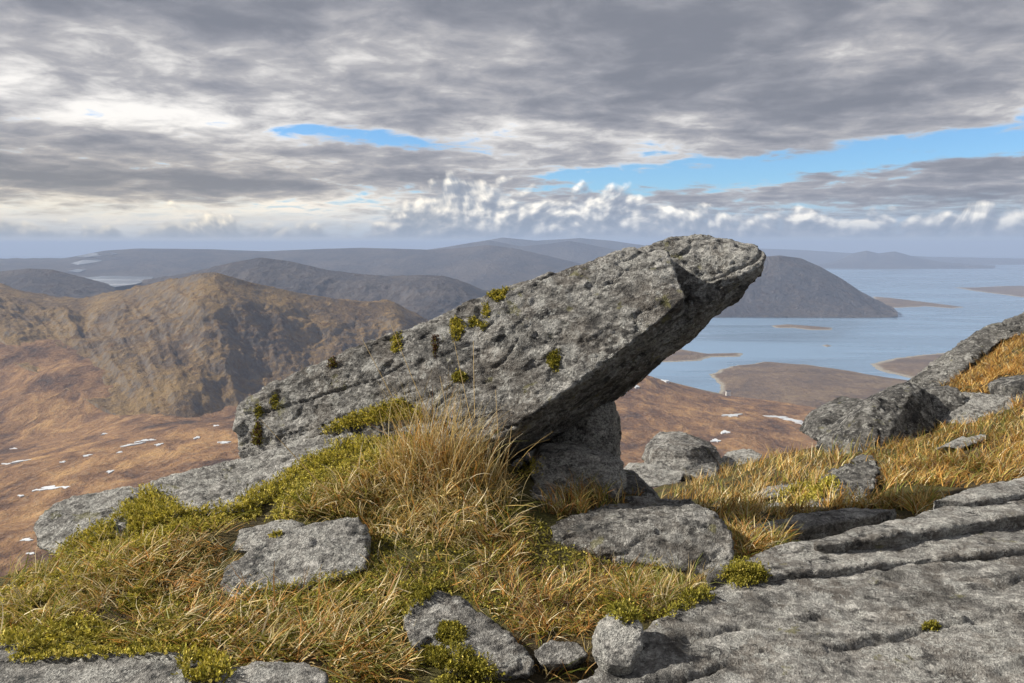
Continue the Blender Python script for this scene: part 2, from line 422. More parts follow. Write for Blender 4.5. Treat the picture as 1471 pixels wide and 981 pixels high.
# the broad hill across the glen
ridge('hill', [(-260, 380, 2700), (-120, 402, 2650), (0, 413, 2600), (60, 429, 2600), (120, 431, 2600), (180, 420, 2520), (225, 408, 2440), (262, 400, 2380), (290, 393, 2330), (310, 392, 2330), (340, 401, 2350), (385, 412, 2400), (440, 424, 2440), (500, 433, 2470), (565, 437, 2500), (600, 455, 2500), (660, 500, 2470), (740, 550, 2400), (820, 600, 2300)],
      [(-260, 490, 2150), (-120, 500, 2100), (0, 515, 2020), (60, 545, 1900), (120, 580, 1780), (180, 606, 1660), (225, 617, 1600), (250, 622, 1580), (275, 624, 1590), (310, 618, 1650), (340, 612, 1700), (385, 605, 1760), (440, 592, 1850), (500, 578, 1950), (565, 568, 2040), (600, 562, 2080), (660, 560, 2120), (740, 560, 2150), (820, 600, 2100)],
      560, 150, 'broad brown hill with gullied flanks across the glen, its crest catching the sun', HILL, gully=24, gl=150, prof=1.5, seed=2, skew=-.40, rough=11, spur=1.3)
ridge('hill', [(-300, 372, 4200), (-100, 388, 4200), (0, 390, 4100), (40, 386, 4050), (75, 387, 4050), (110, 396, 4050), (150, 408, 4050), (190, 424, 4050), (260, 440, 4050)],
      [(-300, 470, 3200), (-100, 470, 3200), (0, 470, 3200), (40, 470, 3200), (75, 470, 3200), (110, 470, 3200), (150, 470, 3200), (190, 470, 3200), (260, 470, 3300)],
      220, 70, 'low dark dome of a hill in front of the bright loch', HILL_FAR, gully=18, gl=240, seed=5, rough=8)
ridge('hill', [(120, 425, 4600), (170, 412, 4600), (230, 400, 4500), (290, 388, 4400), (335, 377, 4300), (375, 370, 4250), (420, 376, 4250), (470, 388, 4250), (510, 394, 4200), (560, 397, 4150), (600, 395, 4000), (640, 397, 3950), (670, 407, 3950), (700, 424, 3950), (760, 450, 3950), (850, 480, 3950)],
      [(120, 480, 3300), (170, 480, 3300), (230, 480, 3250), (290, 480, 3200), (335, 485, 3100), (375, 490, 3100), (420, 495, 3050), (470, 500, 3000), (510, 500, 3000), (560, 500, 3000), (600, 500, 3000), (640, 500, 3000), (670, 500, 3000), (700, 500, 3000), (760, 500, 3100), (850, 500, 3200)],
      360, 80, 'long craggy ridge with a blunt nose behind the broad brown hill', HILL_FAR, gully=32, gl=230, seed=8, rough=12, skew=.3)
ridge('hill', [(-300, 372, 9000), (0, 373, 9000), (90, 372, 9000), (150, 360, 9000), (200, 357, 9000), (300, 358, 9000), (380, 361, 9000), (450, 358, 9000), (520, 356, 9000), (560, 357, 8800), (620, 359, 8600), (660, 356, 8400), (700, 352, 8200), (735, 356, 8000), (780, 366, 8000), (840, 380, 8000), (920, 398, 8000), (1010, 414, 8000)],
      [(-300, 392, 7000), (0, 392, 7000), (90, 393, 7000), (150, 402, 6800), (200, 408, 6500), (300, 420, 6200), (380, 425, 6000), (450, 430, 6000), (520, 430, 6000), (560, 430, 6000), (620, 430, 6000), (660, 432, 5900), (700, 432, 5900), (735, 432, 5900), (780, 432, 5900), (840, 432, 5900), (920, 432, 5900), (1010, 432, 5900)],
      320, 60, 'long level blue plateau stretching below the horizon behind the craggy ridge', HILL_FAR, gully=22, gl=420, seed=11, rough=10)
ridge('hill', [(560, 366, 11000), (640, 355, 11000), (675, 349, 11000), (702, 345, 11000), (722, 349, 11000), (750, 354, 11000), (790, 350, 11000), (818, 346, 11000), (845, 351, 11000), (880, 358, 11000), (960, 368, 11000), (1040, 384, 11000)],
      [(560, 404, 9700), (640, 404, 9700), (675, 404, 9700), (702, 404, 9700), (722, 404, 9700), (750, 404, 9700), (790, 404, 9700), (818, 404, 9700), (845, 404, 9700), (880, 404, 9700), (960, 404, 9700), (1040, 404, 9700)],
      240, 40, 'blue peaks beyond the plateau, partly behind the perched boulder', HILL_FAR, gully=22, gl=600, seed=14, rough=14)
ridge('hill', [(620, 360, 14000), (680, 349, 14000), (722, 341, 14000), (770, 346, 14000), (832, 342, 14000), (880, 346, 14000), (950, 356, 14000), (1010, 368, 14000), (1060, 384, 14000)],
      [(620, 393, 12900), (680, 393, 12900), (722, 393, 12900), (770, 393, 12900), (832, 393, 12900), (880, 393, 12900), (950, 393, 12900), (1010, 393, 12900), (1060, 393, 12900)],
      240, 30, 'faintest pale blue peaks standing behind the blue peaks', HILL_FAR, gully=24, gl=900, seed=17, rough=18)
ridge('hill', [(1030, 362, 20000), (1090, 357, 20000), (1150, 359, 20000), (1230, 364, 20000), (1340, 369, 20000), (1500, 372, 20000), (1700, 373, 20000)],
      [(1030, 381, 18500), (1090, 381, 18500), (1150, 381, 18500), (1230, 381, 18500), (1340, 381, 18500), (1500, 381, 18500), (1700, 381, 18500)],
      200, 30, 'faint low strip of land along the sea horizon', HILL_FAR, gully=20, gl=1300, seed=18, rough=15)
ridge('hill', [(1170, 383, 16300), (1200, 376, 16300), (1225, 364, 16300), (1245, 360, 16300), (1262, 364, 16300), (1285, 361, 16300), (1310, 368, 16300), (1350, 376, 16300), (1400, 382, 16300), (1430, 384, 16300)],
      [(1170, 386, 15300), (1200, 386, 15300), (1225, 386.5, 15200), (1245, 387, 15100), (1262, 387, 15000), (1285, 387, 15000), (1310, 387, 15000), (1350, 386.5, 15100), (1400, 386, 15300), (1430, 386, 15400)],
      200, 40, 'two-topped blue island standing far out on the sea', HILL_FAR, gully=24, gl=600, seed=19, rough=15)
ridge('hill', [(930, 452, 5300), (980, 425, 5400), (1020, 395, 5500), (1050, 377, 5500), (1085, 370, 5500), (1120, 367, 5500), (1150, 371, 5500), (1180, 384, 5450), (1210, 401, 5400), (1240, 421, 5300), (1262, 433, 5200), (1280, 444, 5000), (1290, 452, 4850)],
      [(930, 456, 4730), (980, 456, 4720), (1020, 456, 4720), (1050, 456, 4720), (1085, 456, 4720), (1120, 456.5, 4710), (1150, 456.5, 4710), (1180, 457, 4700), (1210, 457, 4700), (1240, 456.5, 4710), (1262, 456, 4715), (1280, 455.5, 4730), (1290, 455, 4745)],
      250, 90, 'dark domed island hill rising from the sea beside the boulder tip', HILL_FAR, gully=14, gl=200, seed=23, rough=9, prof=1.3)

def lowland(name, outline, h, label, mat=COAST, res=80, seed=0, rough=.5, edge=.25):
    """low land: shoreline polygon at sea level (photo pixels), gently domed"""
    P = np.array([Wsea(*p)[:2] for p in outline]); lo, hi = P.min(0), P.max(0)
    pad = (hi - lo) * .04; lo -= pad; hi += pad
    nx = res; ny = res
    X, Y = np.meshgrid(np.linspace(lo[0], hi[0], nx), np.linspace(lo[1], hi[1], ny), indexing='ij')
    x, y = X.ravel(), Y.ravel()
    wv = np.stack([x, y, x * 0 + seed], 1) / max(hi - lo) * 14
    jx = x + fbm(wv, 3) * (hi - lo)[0] * .012; jy = y + fbm(wv + 30, 3) * (hi - lo)[1] * .02
    ins = inpoly(jx, jy, [tuple(p) for p in P])
    d = np.full(len(x), 1e9)
    for i in range(len(P)):
        a, b = P[i - 1], P[i]; ab = b - a; tt = np.clip(((jx - a[0]) * ab[0] + (jy - a[1]) * ab[1]) / (ab @ ab), 0, 1)
        d = np.minimum(d, np.hypot(jx - a[0] - tt * ab[0], jy - a[1] - tt * ab[1]))
    s = np.where(ins, d, -d) / (min(hi - lo) * edge)
    n = fbm(np.stack([x, y, x * 0 + seed], 1) / max(hi - lo) * 9, 5, .55)
    z = SEA + np.where(s > 0, h * (np.clip(s, 0, 1) ** .7) * (1 + rough * n) + .4, s * 12)
    me = mesh_np(name, np.stack([x, y, np.maximum(z, SEA - 8)], 1), grid_faces(nx, ny)[:, ::-1])
    me.flip_normals() if me.polygons[0].normal.z < 0 else None
    return link(name, me, mat, label=label, cat=name.replace('_', ' '), kind='structure')
lowland('islet', [(1108, 468), (1130, 466), (1160, 468), (1196, 471), (1194, 474), (1165, 474), (1140, 471), (1115, 471)], 7, 'narrow grassy islet lying off the domed island', seed=3)
lowland('skerry', [(1181, 496), (1188, 495), (1195, 497), (1188, 498.5)], 2, 'tiny bare skerry awash in open water', seed=4, res=40)
lowland('headland', [(1255, 426), (1280, 428), (1330, 434), (1384, 441), (1370, 443), (1330, 440), (1290, 442), (1255, 440)], 9, 'low tail of land running out from the domed island', seed=5)
lowland('island', [(1375, 413), (1400, 413), (1440, 411), (1560, 409), (1560, 428), (1471, 427), (1425, 421), (1395, 417)], 16, 'low flat island out in the wide sea', seed=6)
lowland('headland', [(800, 500), (960, 498), (985, 503), (1015, 508), (1066, 507), (1062, 512), (1020, 513), (1005, 518), (960, 520), (800, 524)], 9, 'narrow brown spit with a thin tip in the sea loch', seed=7)
lowland('headland', [(1252, 523), (1290, 514), (1350, 508), (1560, 500), (1560, 590), (1400, 565), (1330, 548), (1296, 540), (1265, 533)], 13, 'low shore with a pale beach behind the lichened boulder', seed=8)
lowland('headland', [(1020, 538), (1050, 527), (1100, 520), (1160, 524), (1215, 532), (1260, 540), (1300, 546), (1400, 556), (1560, 590), (1500, 640), (1300, 625), (1150, 600), (1060, 590), (1035, 566), (1036, 552)], 17, 'broad brown headland with a small white house by the inlet', seed=9, res=130)

# glen floor and moor
moor_pts = [W(*p) for p in [
    (-200, 800, 760), (0, 830, 740), (200, 800, 760), (400, 800, 760), (0, 740, 940), (150, 700, 1030), (300, 665, 1150), (340, 612, 1440), (420, 606, 1480), (200, 624, 1390), (100, 648, 1290), (0, 668, 1220), (-200, 680, 1200),
    (500, 610, 1500), (450, 680, 1100), (-200, 600, 1700), (0, 610, 1650), (100, 612, 1640), (0, 550, 1880), (-200, 530, 1980), (-260, 484, 2150), (-120, 494, 2100), (0, 509, 2020), (60, 538, 1900), (120, 573, 1780), (180, 599, 1660), (225, 603, 1600), (250, 607, 1580), (310, 604, 1650), (340, 600, 1700), (60, 640, 1480), (-100, 650, 1450),
    (700, 760, 900), (900, 760, 900), (1200, 760, 900), (1471, 760, 900), (1650, 760, 900), (700, 640, 1450), (900, 680, 1300), (1100, 680, 1300), (1300, 680, 1300), (1500, 660, 1350),
    (900, 610, 1680), (1000, 615, 1650), (1100, 610, 1700), (1250, 610, 1700), (880, 570, 1950), (930, 543, 2200), (960, 556, 2180), (1020, 572, 2100), (1120, 578, 2080), (1200, 585, 2020), (1350, 585, 2000), (800, 560, 2000), (700, 600, 1900), (1550, 600, 1950),
    ]]
for p in [(985, 545), (1010, 540), (950, 520), (1000, 520), (1100, 500), (1250, 500), (1030, 556), (1400, 510), (860, 515), (1600, 520), (700, 520)]:
    q = Wsea(*p); q[2] -= 9; moor_pts.append(q)
moor_f = rbf([p * (1e-3, 1e-3, 1) for p in moor_pts], .06)
def moor_z(x, y):
    z = moor_f(x * 1e-3, y * 1e-3)
    q = np.stack([np.ravel(x), np.ravel(y) * 1.0, np.ravel(x) * 0], 1)
    n = fbm(q / 260, 5, .5) * 13 + fbm(q / 60 + 9, 4, .55, ridged=True) * 3.2
    return z + n.reshape(np.shape(x)) * sstep(SEA - 2, SEA + 25, z)
def moor():
    az = np.linspace(R(-46), R(46), 440); rr = np.exp(np.linspace(math.log(520), math.log(4000), 240))
    A, Rr = np.meshgrid(az, rr, indexing='ij'); x = np.tan(A) * Rr; y = Rr
    z = moor_z(x, y)
    link('moorland', mesh_np('moorland', np.stack([x, y, z], -1).reshape(-1, 3), grid_faces(*x.shape)[:, ::-1]), MOOR, label='rolling brown moorland of grass and heather on the glen floor', cat='moorland', kind='structure')
moor()

def moor_hit(px, py):
    d = W(px, py, 1.0); Y = np.exp(np.linspace(math.log(560), math.log(3900), 700))
    z = moor_z(d[0] * Y, Y); k = np.nonzero(z > d[2] * Y)[0]
    if not len(k): return None
    return d * Y[k[0]]
def pool(px, py, wpx, hpx, tilt, label, group, name='bog_pool', seed=0):
    c = moor_hit(px, py)
    if c is None: return
    rg = np.random.default_rng(seed); n = 28
    a = np.linspace(0, 2 * math.pi, n, endpoint=False)
    rad = 1 + .35 * np.sin(2 * a + rg.uniform(0, 6)) * .5 + .28 * np.sin(3 * a + rg.uniform(0, 6)) + .22 * np.sin(5 * a + rg.uniform(0, 6)) + .12 * np.sin(9 * a + rg.uniform(0, 6))
    sx = wpx / 2 / F * c[1]; dep = -c[2] / c[1]; sy = hpx / 2 / F * c[1] / dep
    X = np.cos(a) * rad * sx; Yv = np.sin(a) * rad * sy + X * tilt
    pts = np.stack([c[0] + X, c[1] + Yv], 1)
    lvl = float(np.percentile(moor_z(pts[:, 0], pts[:, 1]), 88)) + .5
    bm = bmesh.new()
    top = [bm.verts.new((p[0], p[1], lvl)) for p in pts]; bot = [bm.verts.new((p[0], p[1], lvl - 9)) for p in pts]
    bm.faces.new(top)
    for i in range(n): bm.faces.new((top[i - 1], bot[i - 1], bot[i], top[i]))
    me = bpy.data.meshes.new(name); bm.to_mesh(me); bm.free()
    o = link(name, me, PALE_POOL, label=label, cat='pool', kind='structure', group=group)
    if me.polygons[0].normal.z < 0: me.flip_normals()
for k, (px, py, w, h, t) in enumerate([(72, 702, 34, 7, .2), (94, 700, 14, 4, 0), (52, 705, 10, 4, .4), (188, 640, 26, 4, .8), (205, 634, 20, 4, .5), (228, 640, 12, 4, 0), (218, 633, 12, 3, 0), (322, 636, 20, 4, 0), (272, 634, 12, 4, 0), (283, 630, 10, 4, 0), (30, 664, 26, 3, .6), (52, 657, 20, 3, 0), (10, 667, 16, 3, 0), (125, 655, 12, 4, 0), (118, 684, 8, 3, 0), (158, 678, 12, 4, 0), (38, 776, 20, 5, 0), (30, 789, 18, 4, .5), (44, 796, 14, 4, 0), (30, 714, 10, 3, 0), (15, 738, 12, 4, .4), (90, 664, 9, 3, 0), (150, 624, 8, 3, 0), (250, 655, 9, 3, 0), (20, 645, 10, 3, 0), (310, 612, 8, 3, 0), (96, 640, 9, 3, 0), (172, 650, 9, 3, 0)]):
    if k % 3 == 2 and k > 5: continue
    pool(px, py, w * .8, h * .75, t, 'small white pool on the brown moor below the broad hill', 'bog pools on the sunlit moor', seed=k)
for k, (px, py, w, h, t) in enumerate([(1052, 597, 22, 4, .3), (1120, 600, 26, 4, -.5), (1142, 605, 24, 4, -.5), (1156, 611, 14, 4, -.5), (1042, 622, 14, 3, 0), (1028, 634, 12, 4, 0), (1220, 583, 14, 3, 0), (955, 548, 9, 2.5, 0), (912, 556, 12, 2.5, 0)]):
    pool(px, py, w, h, t, 'small white pool on the moor between the perched boulder and the sea', 'pools on the dark moor', seed=60 + k)
# the bright lochs far to the left, each a flat water sheet seen over the hill's shoulder
def loch(outline, z, label):
    bm = bmesh.new(); vs = []
    for p in outline:
        d = W(p[0], p[1], 1.0); d = d * (z / d[2]); vs.append(bm.verts.new(d))
    f = bm.faces.new(vs)
    if f.normal.z < 0: f.normal_flip()
    r = bmesh.ops.extrude_face_region(bm, geom=[f]); top = [e for e in r['geom'] if isinstance(e, bmesh.types.BMVert)]
    for v in top: v.co.z -= 30
    bm.normal_update()
    me = bpy.data.meshes.new('loch'); bm.to_mesh(me); bm.free()
    link('loch', me, POOL, label=label, cat='loch', kind='structure')
loch([(118, 399), (150, 396), (190, 396), (222, 397), (215, 402), (195, 408), (165, 412), (140, 407)], -215, 'largest bright loch below the blue plateau')
bpy.context.view_layer.update(); DG = bpy.context.evaluated_depsgraph_get()
for c, o, l in (((110, 389), [(96, 390), (112, 387), (124, 388), (112, 392)], 'small bright loch above the largest loch'),
                ((125, 376), [(102, 379), (120, 374), (140, 373), (148, 375), (128, 379), (112, 381)], 'bright arm of water winding across the plateau'),
                ((140, 366), [(108, 369), (130, 364), (160, 363), (170, 365), (150, 368), (122, 370)], 'bright water at the end of the plateau')):
    ok, q, _, _, _, _ = SC.ray_cast(DG, Vector((0, 0, 0)), Vector(W(c[0], c[1], 1.0)).normalized(), distance=40000)
    if not ok: continue
    pts = []
    for p in o:
        k2, q2, _, _, _, _ = SC.ray_cast(DG, Vector((0, 0, 0)), Vector(W(p[0], p[1], 1.0)).normalized(), distance=40000)
        pts.append(q2 + Vector((0, 0, 5)) if k2 and abs(q2.y - q.y) < 3500 else None)
    pts = [p for p in pts if p is not None]
    if len(pts) < 4: continue
    me = bpy.data.meshes.new('loch'); me.from_pydata([tuple(p) for p in pts], [], [tuple(range(len(pts)))]); me.update()
    if me.polygons[0].normal.z < 0: me.flip_normals()
    link('loch', me, POOL, label=l, cat='loch', kind='structure')
# ------------------------------------------------------------------ near ground
gp = [(0, 985, 1.95), (150, 962, 2.0), (300, 955, 2.05), (500, 955, 2.1), (700, 985, 2.0), (860, 965, 2.1), (-200, 960, 2.0), (735, 1250, 1.2), (200, 1250, 1.2), (1300, 1250, 1.2),
      (0, 890, 2.35), (150, 860, 2.5), (300, 840, 2.6), (450, 880, 2.4), (600, 860, 2.5), (800, 880, 2.45), (960, 880, 2.45), (-200, 880, 2.35),
      (0, 835, 2.65), (90, 795, 2.85), (230, 755, 3.05), (400, 730, 3.15), (560, 740, 3.1), (700, 745, 3.1), (830, 792, 3.0), (960, 826, 2.8),
      (470, 672, 3.35), (560, 640, 3.55), (640, 645, 3.5), (705, 676, 3.45), (775, 722, 3.38), (900, 758, 3.3), (840, 742, 3.32), (830, 700, 3.7), (900, 712, 3.65),
      (-200, 860, 2.9), (0, 855, 3.2), (120, 830, 3.5), (250, 790, 3.9), (350, 740, 4.3), (480, 700, 4.5), (600, 690, 4.5), (760, 700, 4.5), (880, 715, 4.5),
      (1100, 920, 2.4), (1300, 920, 2.4), (1471, 920, 2.4), (1700, 900, 2.5), (1471, 800, 3.2), (1200, 810, 3.1), (1070, 800, 3.0), (1700, 760, 3.4),
      (1100, 752, 3.7), (1300, 735, 4.0), (1471, 705, 4.2), (1750, 660, 4.4),
      (1000, 738, 5.0), (1150, 700, 5.4), (1300, 660, 5.8), (1400, 640, 6), (1471, 622, 6), (1750, 570, 6),
      (980, 702, 7.2), (1080, 668, 8.4), (1150, 650, 8.4), (1240, 640, 8.0), (1330, 612, 8.4), (1400, 600, 8.5), (1471, 582, 8.5), (1800, 500, 9),
      (1000, 692, 10), (900, 715, 8), (920, 730, 6), (1100, 672, 11), (1200, 650, 12), (1270, 620, 13), (1340, 575, 13), (1400, 536, 14.2), (1440, 512, 15), (1471, 492, 15.4), (1471, 472, 18), (1400, 516, 18), (1340, 590, 19), (1800, 400, 20), (1700, 420, 15),
      (700, 760, 8), (400, 860, 8), (0, 1000, 8), (-400, 1000, 6), (1000, 720, 14), (700, 800, 14), (1200, 700, 20), (1471, 520, 26), (1800, 420, 30)]
ground_f = rbf([W(*p) for p in gp], .12)
def ground_z(x, y, detail=True):
    d = np.hypot(x, y); dd = np.minimum(d, 24.0) / np.maximum(d, 1e-6)
    z = ground_f(x * dd, y * dd) - np.maximum(d - 24.0, 0) * .80
    if detail:
        q = np.stack([np.ravel(x), np.ravel(y), np.ravel(x) * 0], 1)
        n = fbm(q / .55, 4, .5) * .045 + fbm(q / .13 + 5, 3, .5) * .018
        z = z + n.reshape(np.shape(x)) * np.clip(.3 + d / 4.5, .8, 3.0)
    return z
def ground():
    az = np.linspace(R(-56), R(56), 370); rr = np.exp(np.concatenate([np.linspace(math.log(.9), math.log(24), 260), np.linspace(math.log(25), math.log(560), 24)]))
    A, Rr = np.meshgrid(az, rr, indexing='ij'); x = np.sin(A) * Rr; y = np.cos(A) * Rr
    return link('ground', mesh_np('ground', np.stack([x, y, ground_z(x, y)], -1).reshape(-1, 3), grid_faces(*x.shape)[:, ::-1]), GROUND, label='peaty mountain ground under the grass and moss', cat='ground', kind='structure')
ground_o = ground()

# ------------------------------------------------------------------ rocks
def rock(name, hulls, label, mat, voxel=.010, amp=.02, lump=.25, strata=.5, bed=(0, 0, 1), seed=0, smooth=3, extra=None, cat='rock', group=None, crack=.0, rough=.7, grain=(.92, .1, .38)):
    """stone from one or more convex hulls (points given as photo pixel + distance), merged, weathered and displaced"""
    bm = bmesh.new()
    for h in hulls:
        vs = [bm.verts.new(W(*p) if not isinstance(p, np.ndarray) else p) for p in h]
        r = bmesh.ops.convex_hull(bm, input=vs)
        junk = [e for e in r['geom_interior'] if isinstance(e, bmesh.types.BMVert)]
        bmesh.ops.delete(bm, geom=junk, context='VERTS')
    bmesh.ops.recalc_face_normals(bm, faces=bm.faces)
    me = bpy.data.meshes.new(name); bm.to_mesh(me); bm.free()
    tmp = bpy.data.objects.new('tmp', me); COL.objects.link(tmp)
    m = tmp.modifiers.new('r', 'REMESH'); m.mode = 'VOXEL'; m.voxel_size = voxel
    m = tmp.modifiers.new('s', 'SMOOTH'); m.factor = .5; m.iterations = smooth
    dg = bpy.context.evaluated_depsgraph_get()
    me2 = bpy.data.meshes.new_from_object(tmp.evaluated_get(dg)); bpy.data.objects.remove(tmp); bpy.data.meshes.remove(me)
    n = len(me2.vertices); co = np.empty(n * 3, np.float32); me2.vertices.foreach_get('co', co); co = co.reshape(-1, 3).astype(float)
    no = np.empty(n * 3, np.float32); me2.vertices.foreach_get('normal', no); no = no.reshape(-1, 3).astype(float)
    b = np.array(bed, float); b /= np.linalg.norm(b)
    along = co - (co @ b)[:, None] * b
    lay = co @ b
    warp = fbm(co / (lump * 2) + seed, 3)
    d = fbm(co / lump + seed * 7.7, 3, .5) * 1.0
    # bedding: thin layers standing proud and eroded back, long along the layers
    q = along / (lump * 1.4) + b * ((lay + warp * lump * .10) / (lump * .16))[:, None]
    lam = fbm(q + seed * 3.3, 3, .55)
    d += strata * lam * .8
    d += .48 * fbm(co / (lump * .26) + seed, 4, .62)
    d += .24 * fbm(co / (lump * .20) + seed + 60, 3, .55, ridged=True)
    wp = co + .25 * lump * np.stack([fbm(co / (lump * .6) + 5, 2), fbm(co / (lump * .6) + 15, 2), fbm(co / (lump * .6) + 25, 2)], 1)
    gv = np.array(grain, float) - np.dot(grain, b) * b; gv /= np.linalg.norm(gv)
    wa = wp - (wp @ b)[:, None] * b; wa = wa - .55 * (wa @ gv)[:, None] * gv; wl = (wp @ b)[:, None] * b
    d += rough * (  .70 * plates(wa / (lump * .75) + wl / (lump * .34), seed) + .24 * plates(wa / (lump * .20) + wl / (lump * .11), seed + 5))
    q2 = along / (lump * .30) + b * (lay / (lump * .09))[:, None]
    d += .16 * (.3 + strata) * fbm(q2 + seed, 3, .6)
    if crack:
        cr = np.abs(pn(q * .35 + 70 + seed)); d -= crack * (1 - sstep(.0, .05, cr)) * sstep(-.1, .35, pn(co / (lump * 2) + 33 + seed))
        cr = np.abs(pn(co / (lump * 1.7) + 20 + seed)); d -= crack * .6 * (1 - sstep(.0, .035, cr)) * sstep(.0, .4, pn(co / (lump * 1.5) + 51 + seed))
    if extra is not None: d = d + extra(co, no)
    co = co + no * (d * amp)[:, None]
    base = np.array([co[:, 0].mean(), co[:, 1].mean(), co[:, 2].min()])
    me2.vertices.foreach_set('co', (co - base).astype(np.float32).ravel())
    me2.polygons.foreach_set('use_smooth', np.ones(len(me2.polygons), bool)); me2.update()
    me2.name = name; me2.materials.clear()
    return link(name, me2, mat, label=label, cat=cat, group=group, loc=base)
def back(pts, dY, shrink=.85, drop=0.0):
    """far side of a stone: the front points moved back, drawn in a little and lowered"""
    P = np.array([W(*p) for p in pts]); c = P.mean(0)
    Q = c + (P - c) * shrink; Q[:, 1] += dY; Q[:, 2] -= drop
    return [q for q in Q]

# the perched boulder: a long tilted block and its stepped nose
bed_b = (-.40, -.25, .88)
fA = [(337, 612, 3.95), (346, 660, 3.90), (440, 665, 3.80), (590, 668, 3.62), (716, 632, 3.42), (770, 592, 3.42), (870, 521, 3.47), (930, 474, 3.50), (986, 428, 3.54),
      (345, 585, 4.02), (385, 556, 4.0), (440, 529, 3.98), (530, 493, 3.95), (640, 460, 3.92), (695, 430, 3.92), (735, 413, 3.92), (850, 374, 3.90), (905, 359, 3.90), (958, 361, 3.84), (974, 395, 3.68)]
bA = [(355, 600, 4.5), (440, 545, 4.6), (640, 475, 4.6), (850, 392, 4.6), (940, 375, 4.5), (735, 662, 4.25), (800, 632, 4.35), (880, 580, 4.40), (950, 522, 4.35), (600, 690, 4.3), (400, 670, 4.4)]
fB = [(930, 486, 3.92), (985, 447, 3.88), (1045, 407, 3.86), (1096, 380, 3.88), (1098, 366, 3.96), (1084, 354, 4.06), (1058, 351, 4.10), (1030, 344, 4.12), (1005, 339, 4.12), (975, 341, 4.12), (945, 350, 4.12), (900, 362, 4.1), (860, 560, 3.95)]
bB = [(1091, 396, 4.2), (1060, 431, 4.28), (1000, 481, 4.32), (940, 529, 4.40), (880, 578, 4.45), (1085, 362, 4.3), (1040, 352, 4.4), (980, 350, 4.5), (900, 372, 4.6), (800, 600, 4.5)]
boulder = rock('perched_boulder', [fA + bA, fB + bB], 'huge long grey boulder tilted upward, perched on smaller stones above the glen', ROCK, voxel=.0096, amp=.026, lump=.26, strata=.6, bed=bed_b, seed=1, smooth=3, cat='boulder', crack=.8, rough=.55)
# stones under it
rock('support_stone', [[(800, 610, 4.25), (850, 585, 4.15), (880, 578, 4.2), (886, 640, 4.2), (888, 668, 4.15), (830, 670, 4.1), (770, 680, 4.25), (760, 640, 4.4), (850, 580, 4.6), (890, 600, 4.7), (890, 680, 4.7), (780, 690, 4.7)]],
     'upright streaked stone propping the perched boulder from below', ROCK_LIGHT, amp=.02, lump=.2, bed=(.9, 0, .2), seed=4)  # paler rock colour stands in for light reaching under the overhang
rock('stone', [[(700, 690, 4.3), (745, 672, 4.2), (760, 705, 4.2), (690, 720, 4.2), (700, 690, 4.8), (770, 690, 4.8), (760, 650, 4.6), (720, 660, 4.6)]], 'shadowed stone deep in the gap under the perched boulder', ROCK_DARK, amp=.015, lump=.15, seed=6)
f = [(762, 672, 3.62), (778, 652, 3.70), (820, 648, 3.72), (870, 655, 3.72), (896, 665, 3.72), (902, 690, 3.66), (870, 705, 3.56), (800, 702, 3.55), (765, 690, 3.58)]
rock('stone', [f + back(f, .4, .9, .05) + [(778, 710, 3.56), (888, 714, 3.58), (780, 715, 3.8), (890, 715, 3.8)]], 'rounded grey stone wedged below the propping stone', ROCK_LIGHT, amp=.016, lump=.16, seed=7, strata=.9)  # pale colour here too lifts a stone lying in the boulder's shade
f = [(742, 712, 3.42), (770, 700, 3.5), (805, 703, 3.5), (815, 720, 3.42), (800, 736, 3.36), (750, 735, 3.36)]
rock('stone', [f + back(f, .3, .9, .03)], 'small grey stone half sunk in grass below the wedged stone', ROCK, amp=.012, lump=.13, seed=8, strata=.9, voxel=.008)
f = [(893, 690, 3.85), (925, 692, 3.85), (945, 710, 3.8), (958, 735, 3.7), (930, 750, 3.6), (895, 740, 3.62), (880, 710, 3.75)]
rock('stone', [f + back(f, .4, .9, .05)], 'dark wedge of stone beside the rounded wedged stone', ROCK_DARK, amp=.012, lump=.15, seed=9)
f = [(790, 762, 3.05), (830, 745, 3.18), (900, 738, 3.25), (980, 737, 3.2), (1030, 742, 3.1), (1050, 765, 3.0), (1055, 800, 2.9), (1040, 826, 2.82), (1000, 835, 2.8), (960, 818, 2.82), (880, 790, 2.92), (800, 790, 3.0)]
rock('rock_ledge', [f + back(f, .45, .92, .08)], 'long blunt-ended grey ledge above the mossy edge of the pavement', ROCK, amp=.022, lump=.2, seed=10, strata=1.0, bed=(-.1, -.3, .95), crack=.5)
# ridge of rock along the left
h1 = [(338, 700, 3.42), (420, 690, 3.38), (500, 668, 3.42), (590, 640, 3.55), (590, 602, 3.78), (560, 597, 3.82), (520, 604, 3.82), (440, 633, 3.80), (380, 648, 3.72), (330, 668, 3.6)]
h2 = [(180, 740, 3.10), (260, 745, 3.05), (350, 735, 3.1), (430, 700, 3.3), (440, 650, 3.7), (380, 650, 3.72), (330, 665, 3.6), (270, 683, 3.5), (210, 692, 3.4), (185, 705, 3.3)]
h3 = [(45, 750, 3.05), (60, 735, 3.15), (100, 718, 3.25), (160, 705, 3.3), (215, 697, 3.35), (260, 740, 3.05), (180, 775, 2.95), (110, 800, 2.85), (70, 800, 2.88), (50, 785, 2.95)]
rock('rock_ridge', [h1 + back(h1, .45, .95, .16), h2 + back(h2, .45, .95, .16), h3 + back(h3, .35, .95, .14)], 'long pale lichened rock ridge along the mound, running up to the perched boulder', ROCK_LIGHT, amp=.024, lump=.22, seed=12, strata=.8, bed=(-.2, -.35, .9), crack=.5)
f = [(310, 850, 2.56), (322, 815, 2.66), (345, 795, 2.74), (400, 765, 2.86), (470, 746, 2.94), (515, 742, 2.94), (530, 770, 2.84), (528, 815, 2.66), (480, 835, 2.58), (400, 850, 2.52), (345, 872, 2.46), (318, 880, 2.45)]
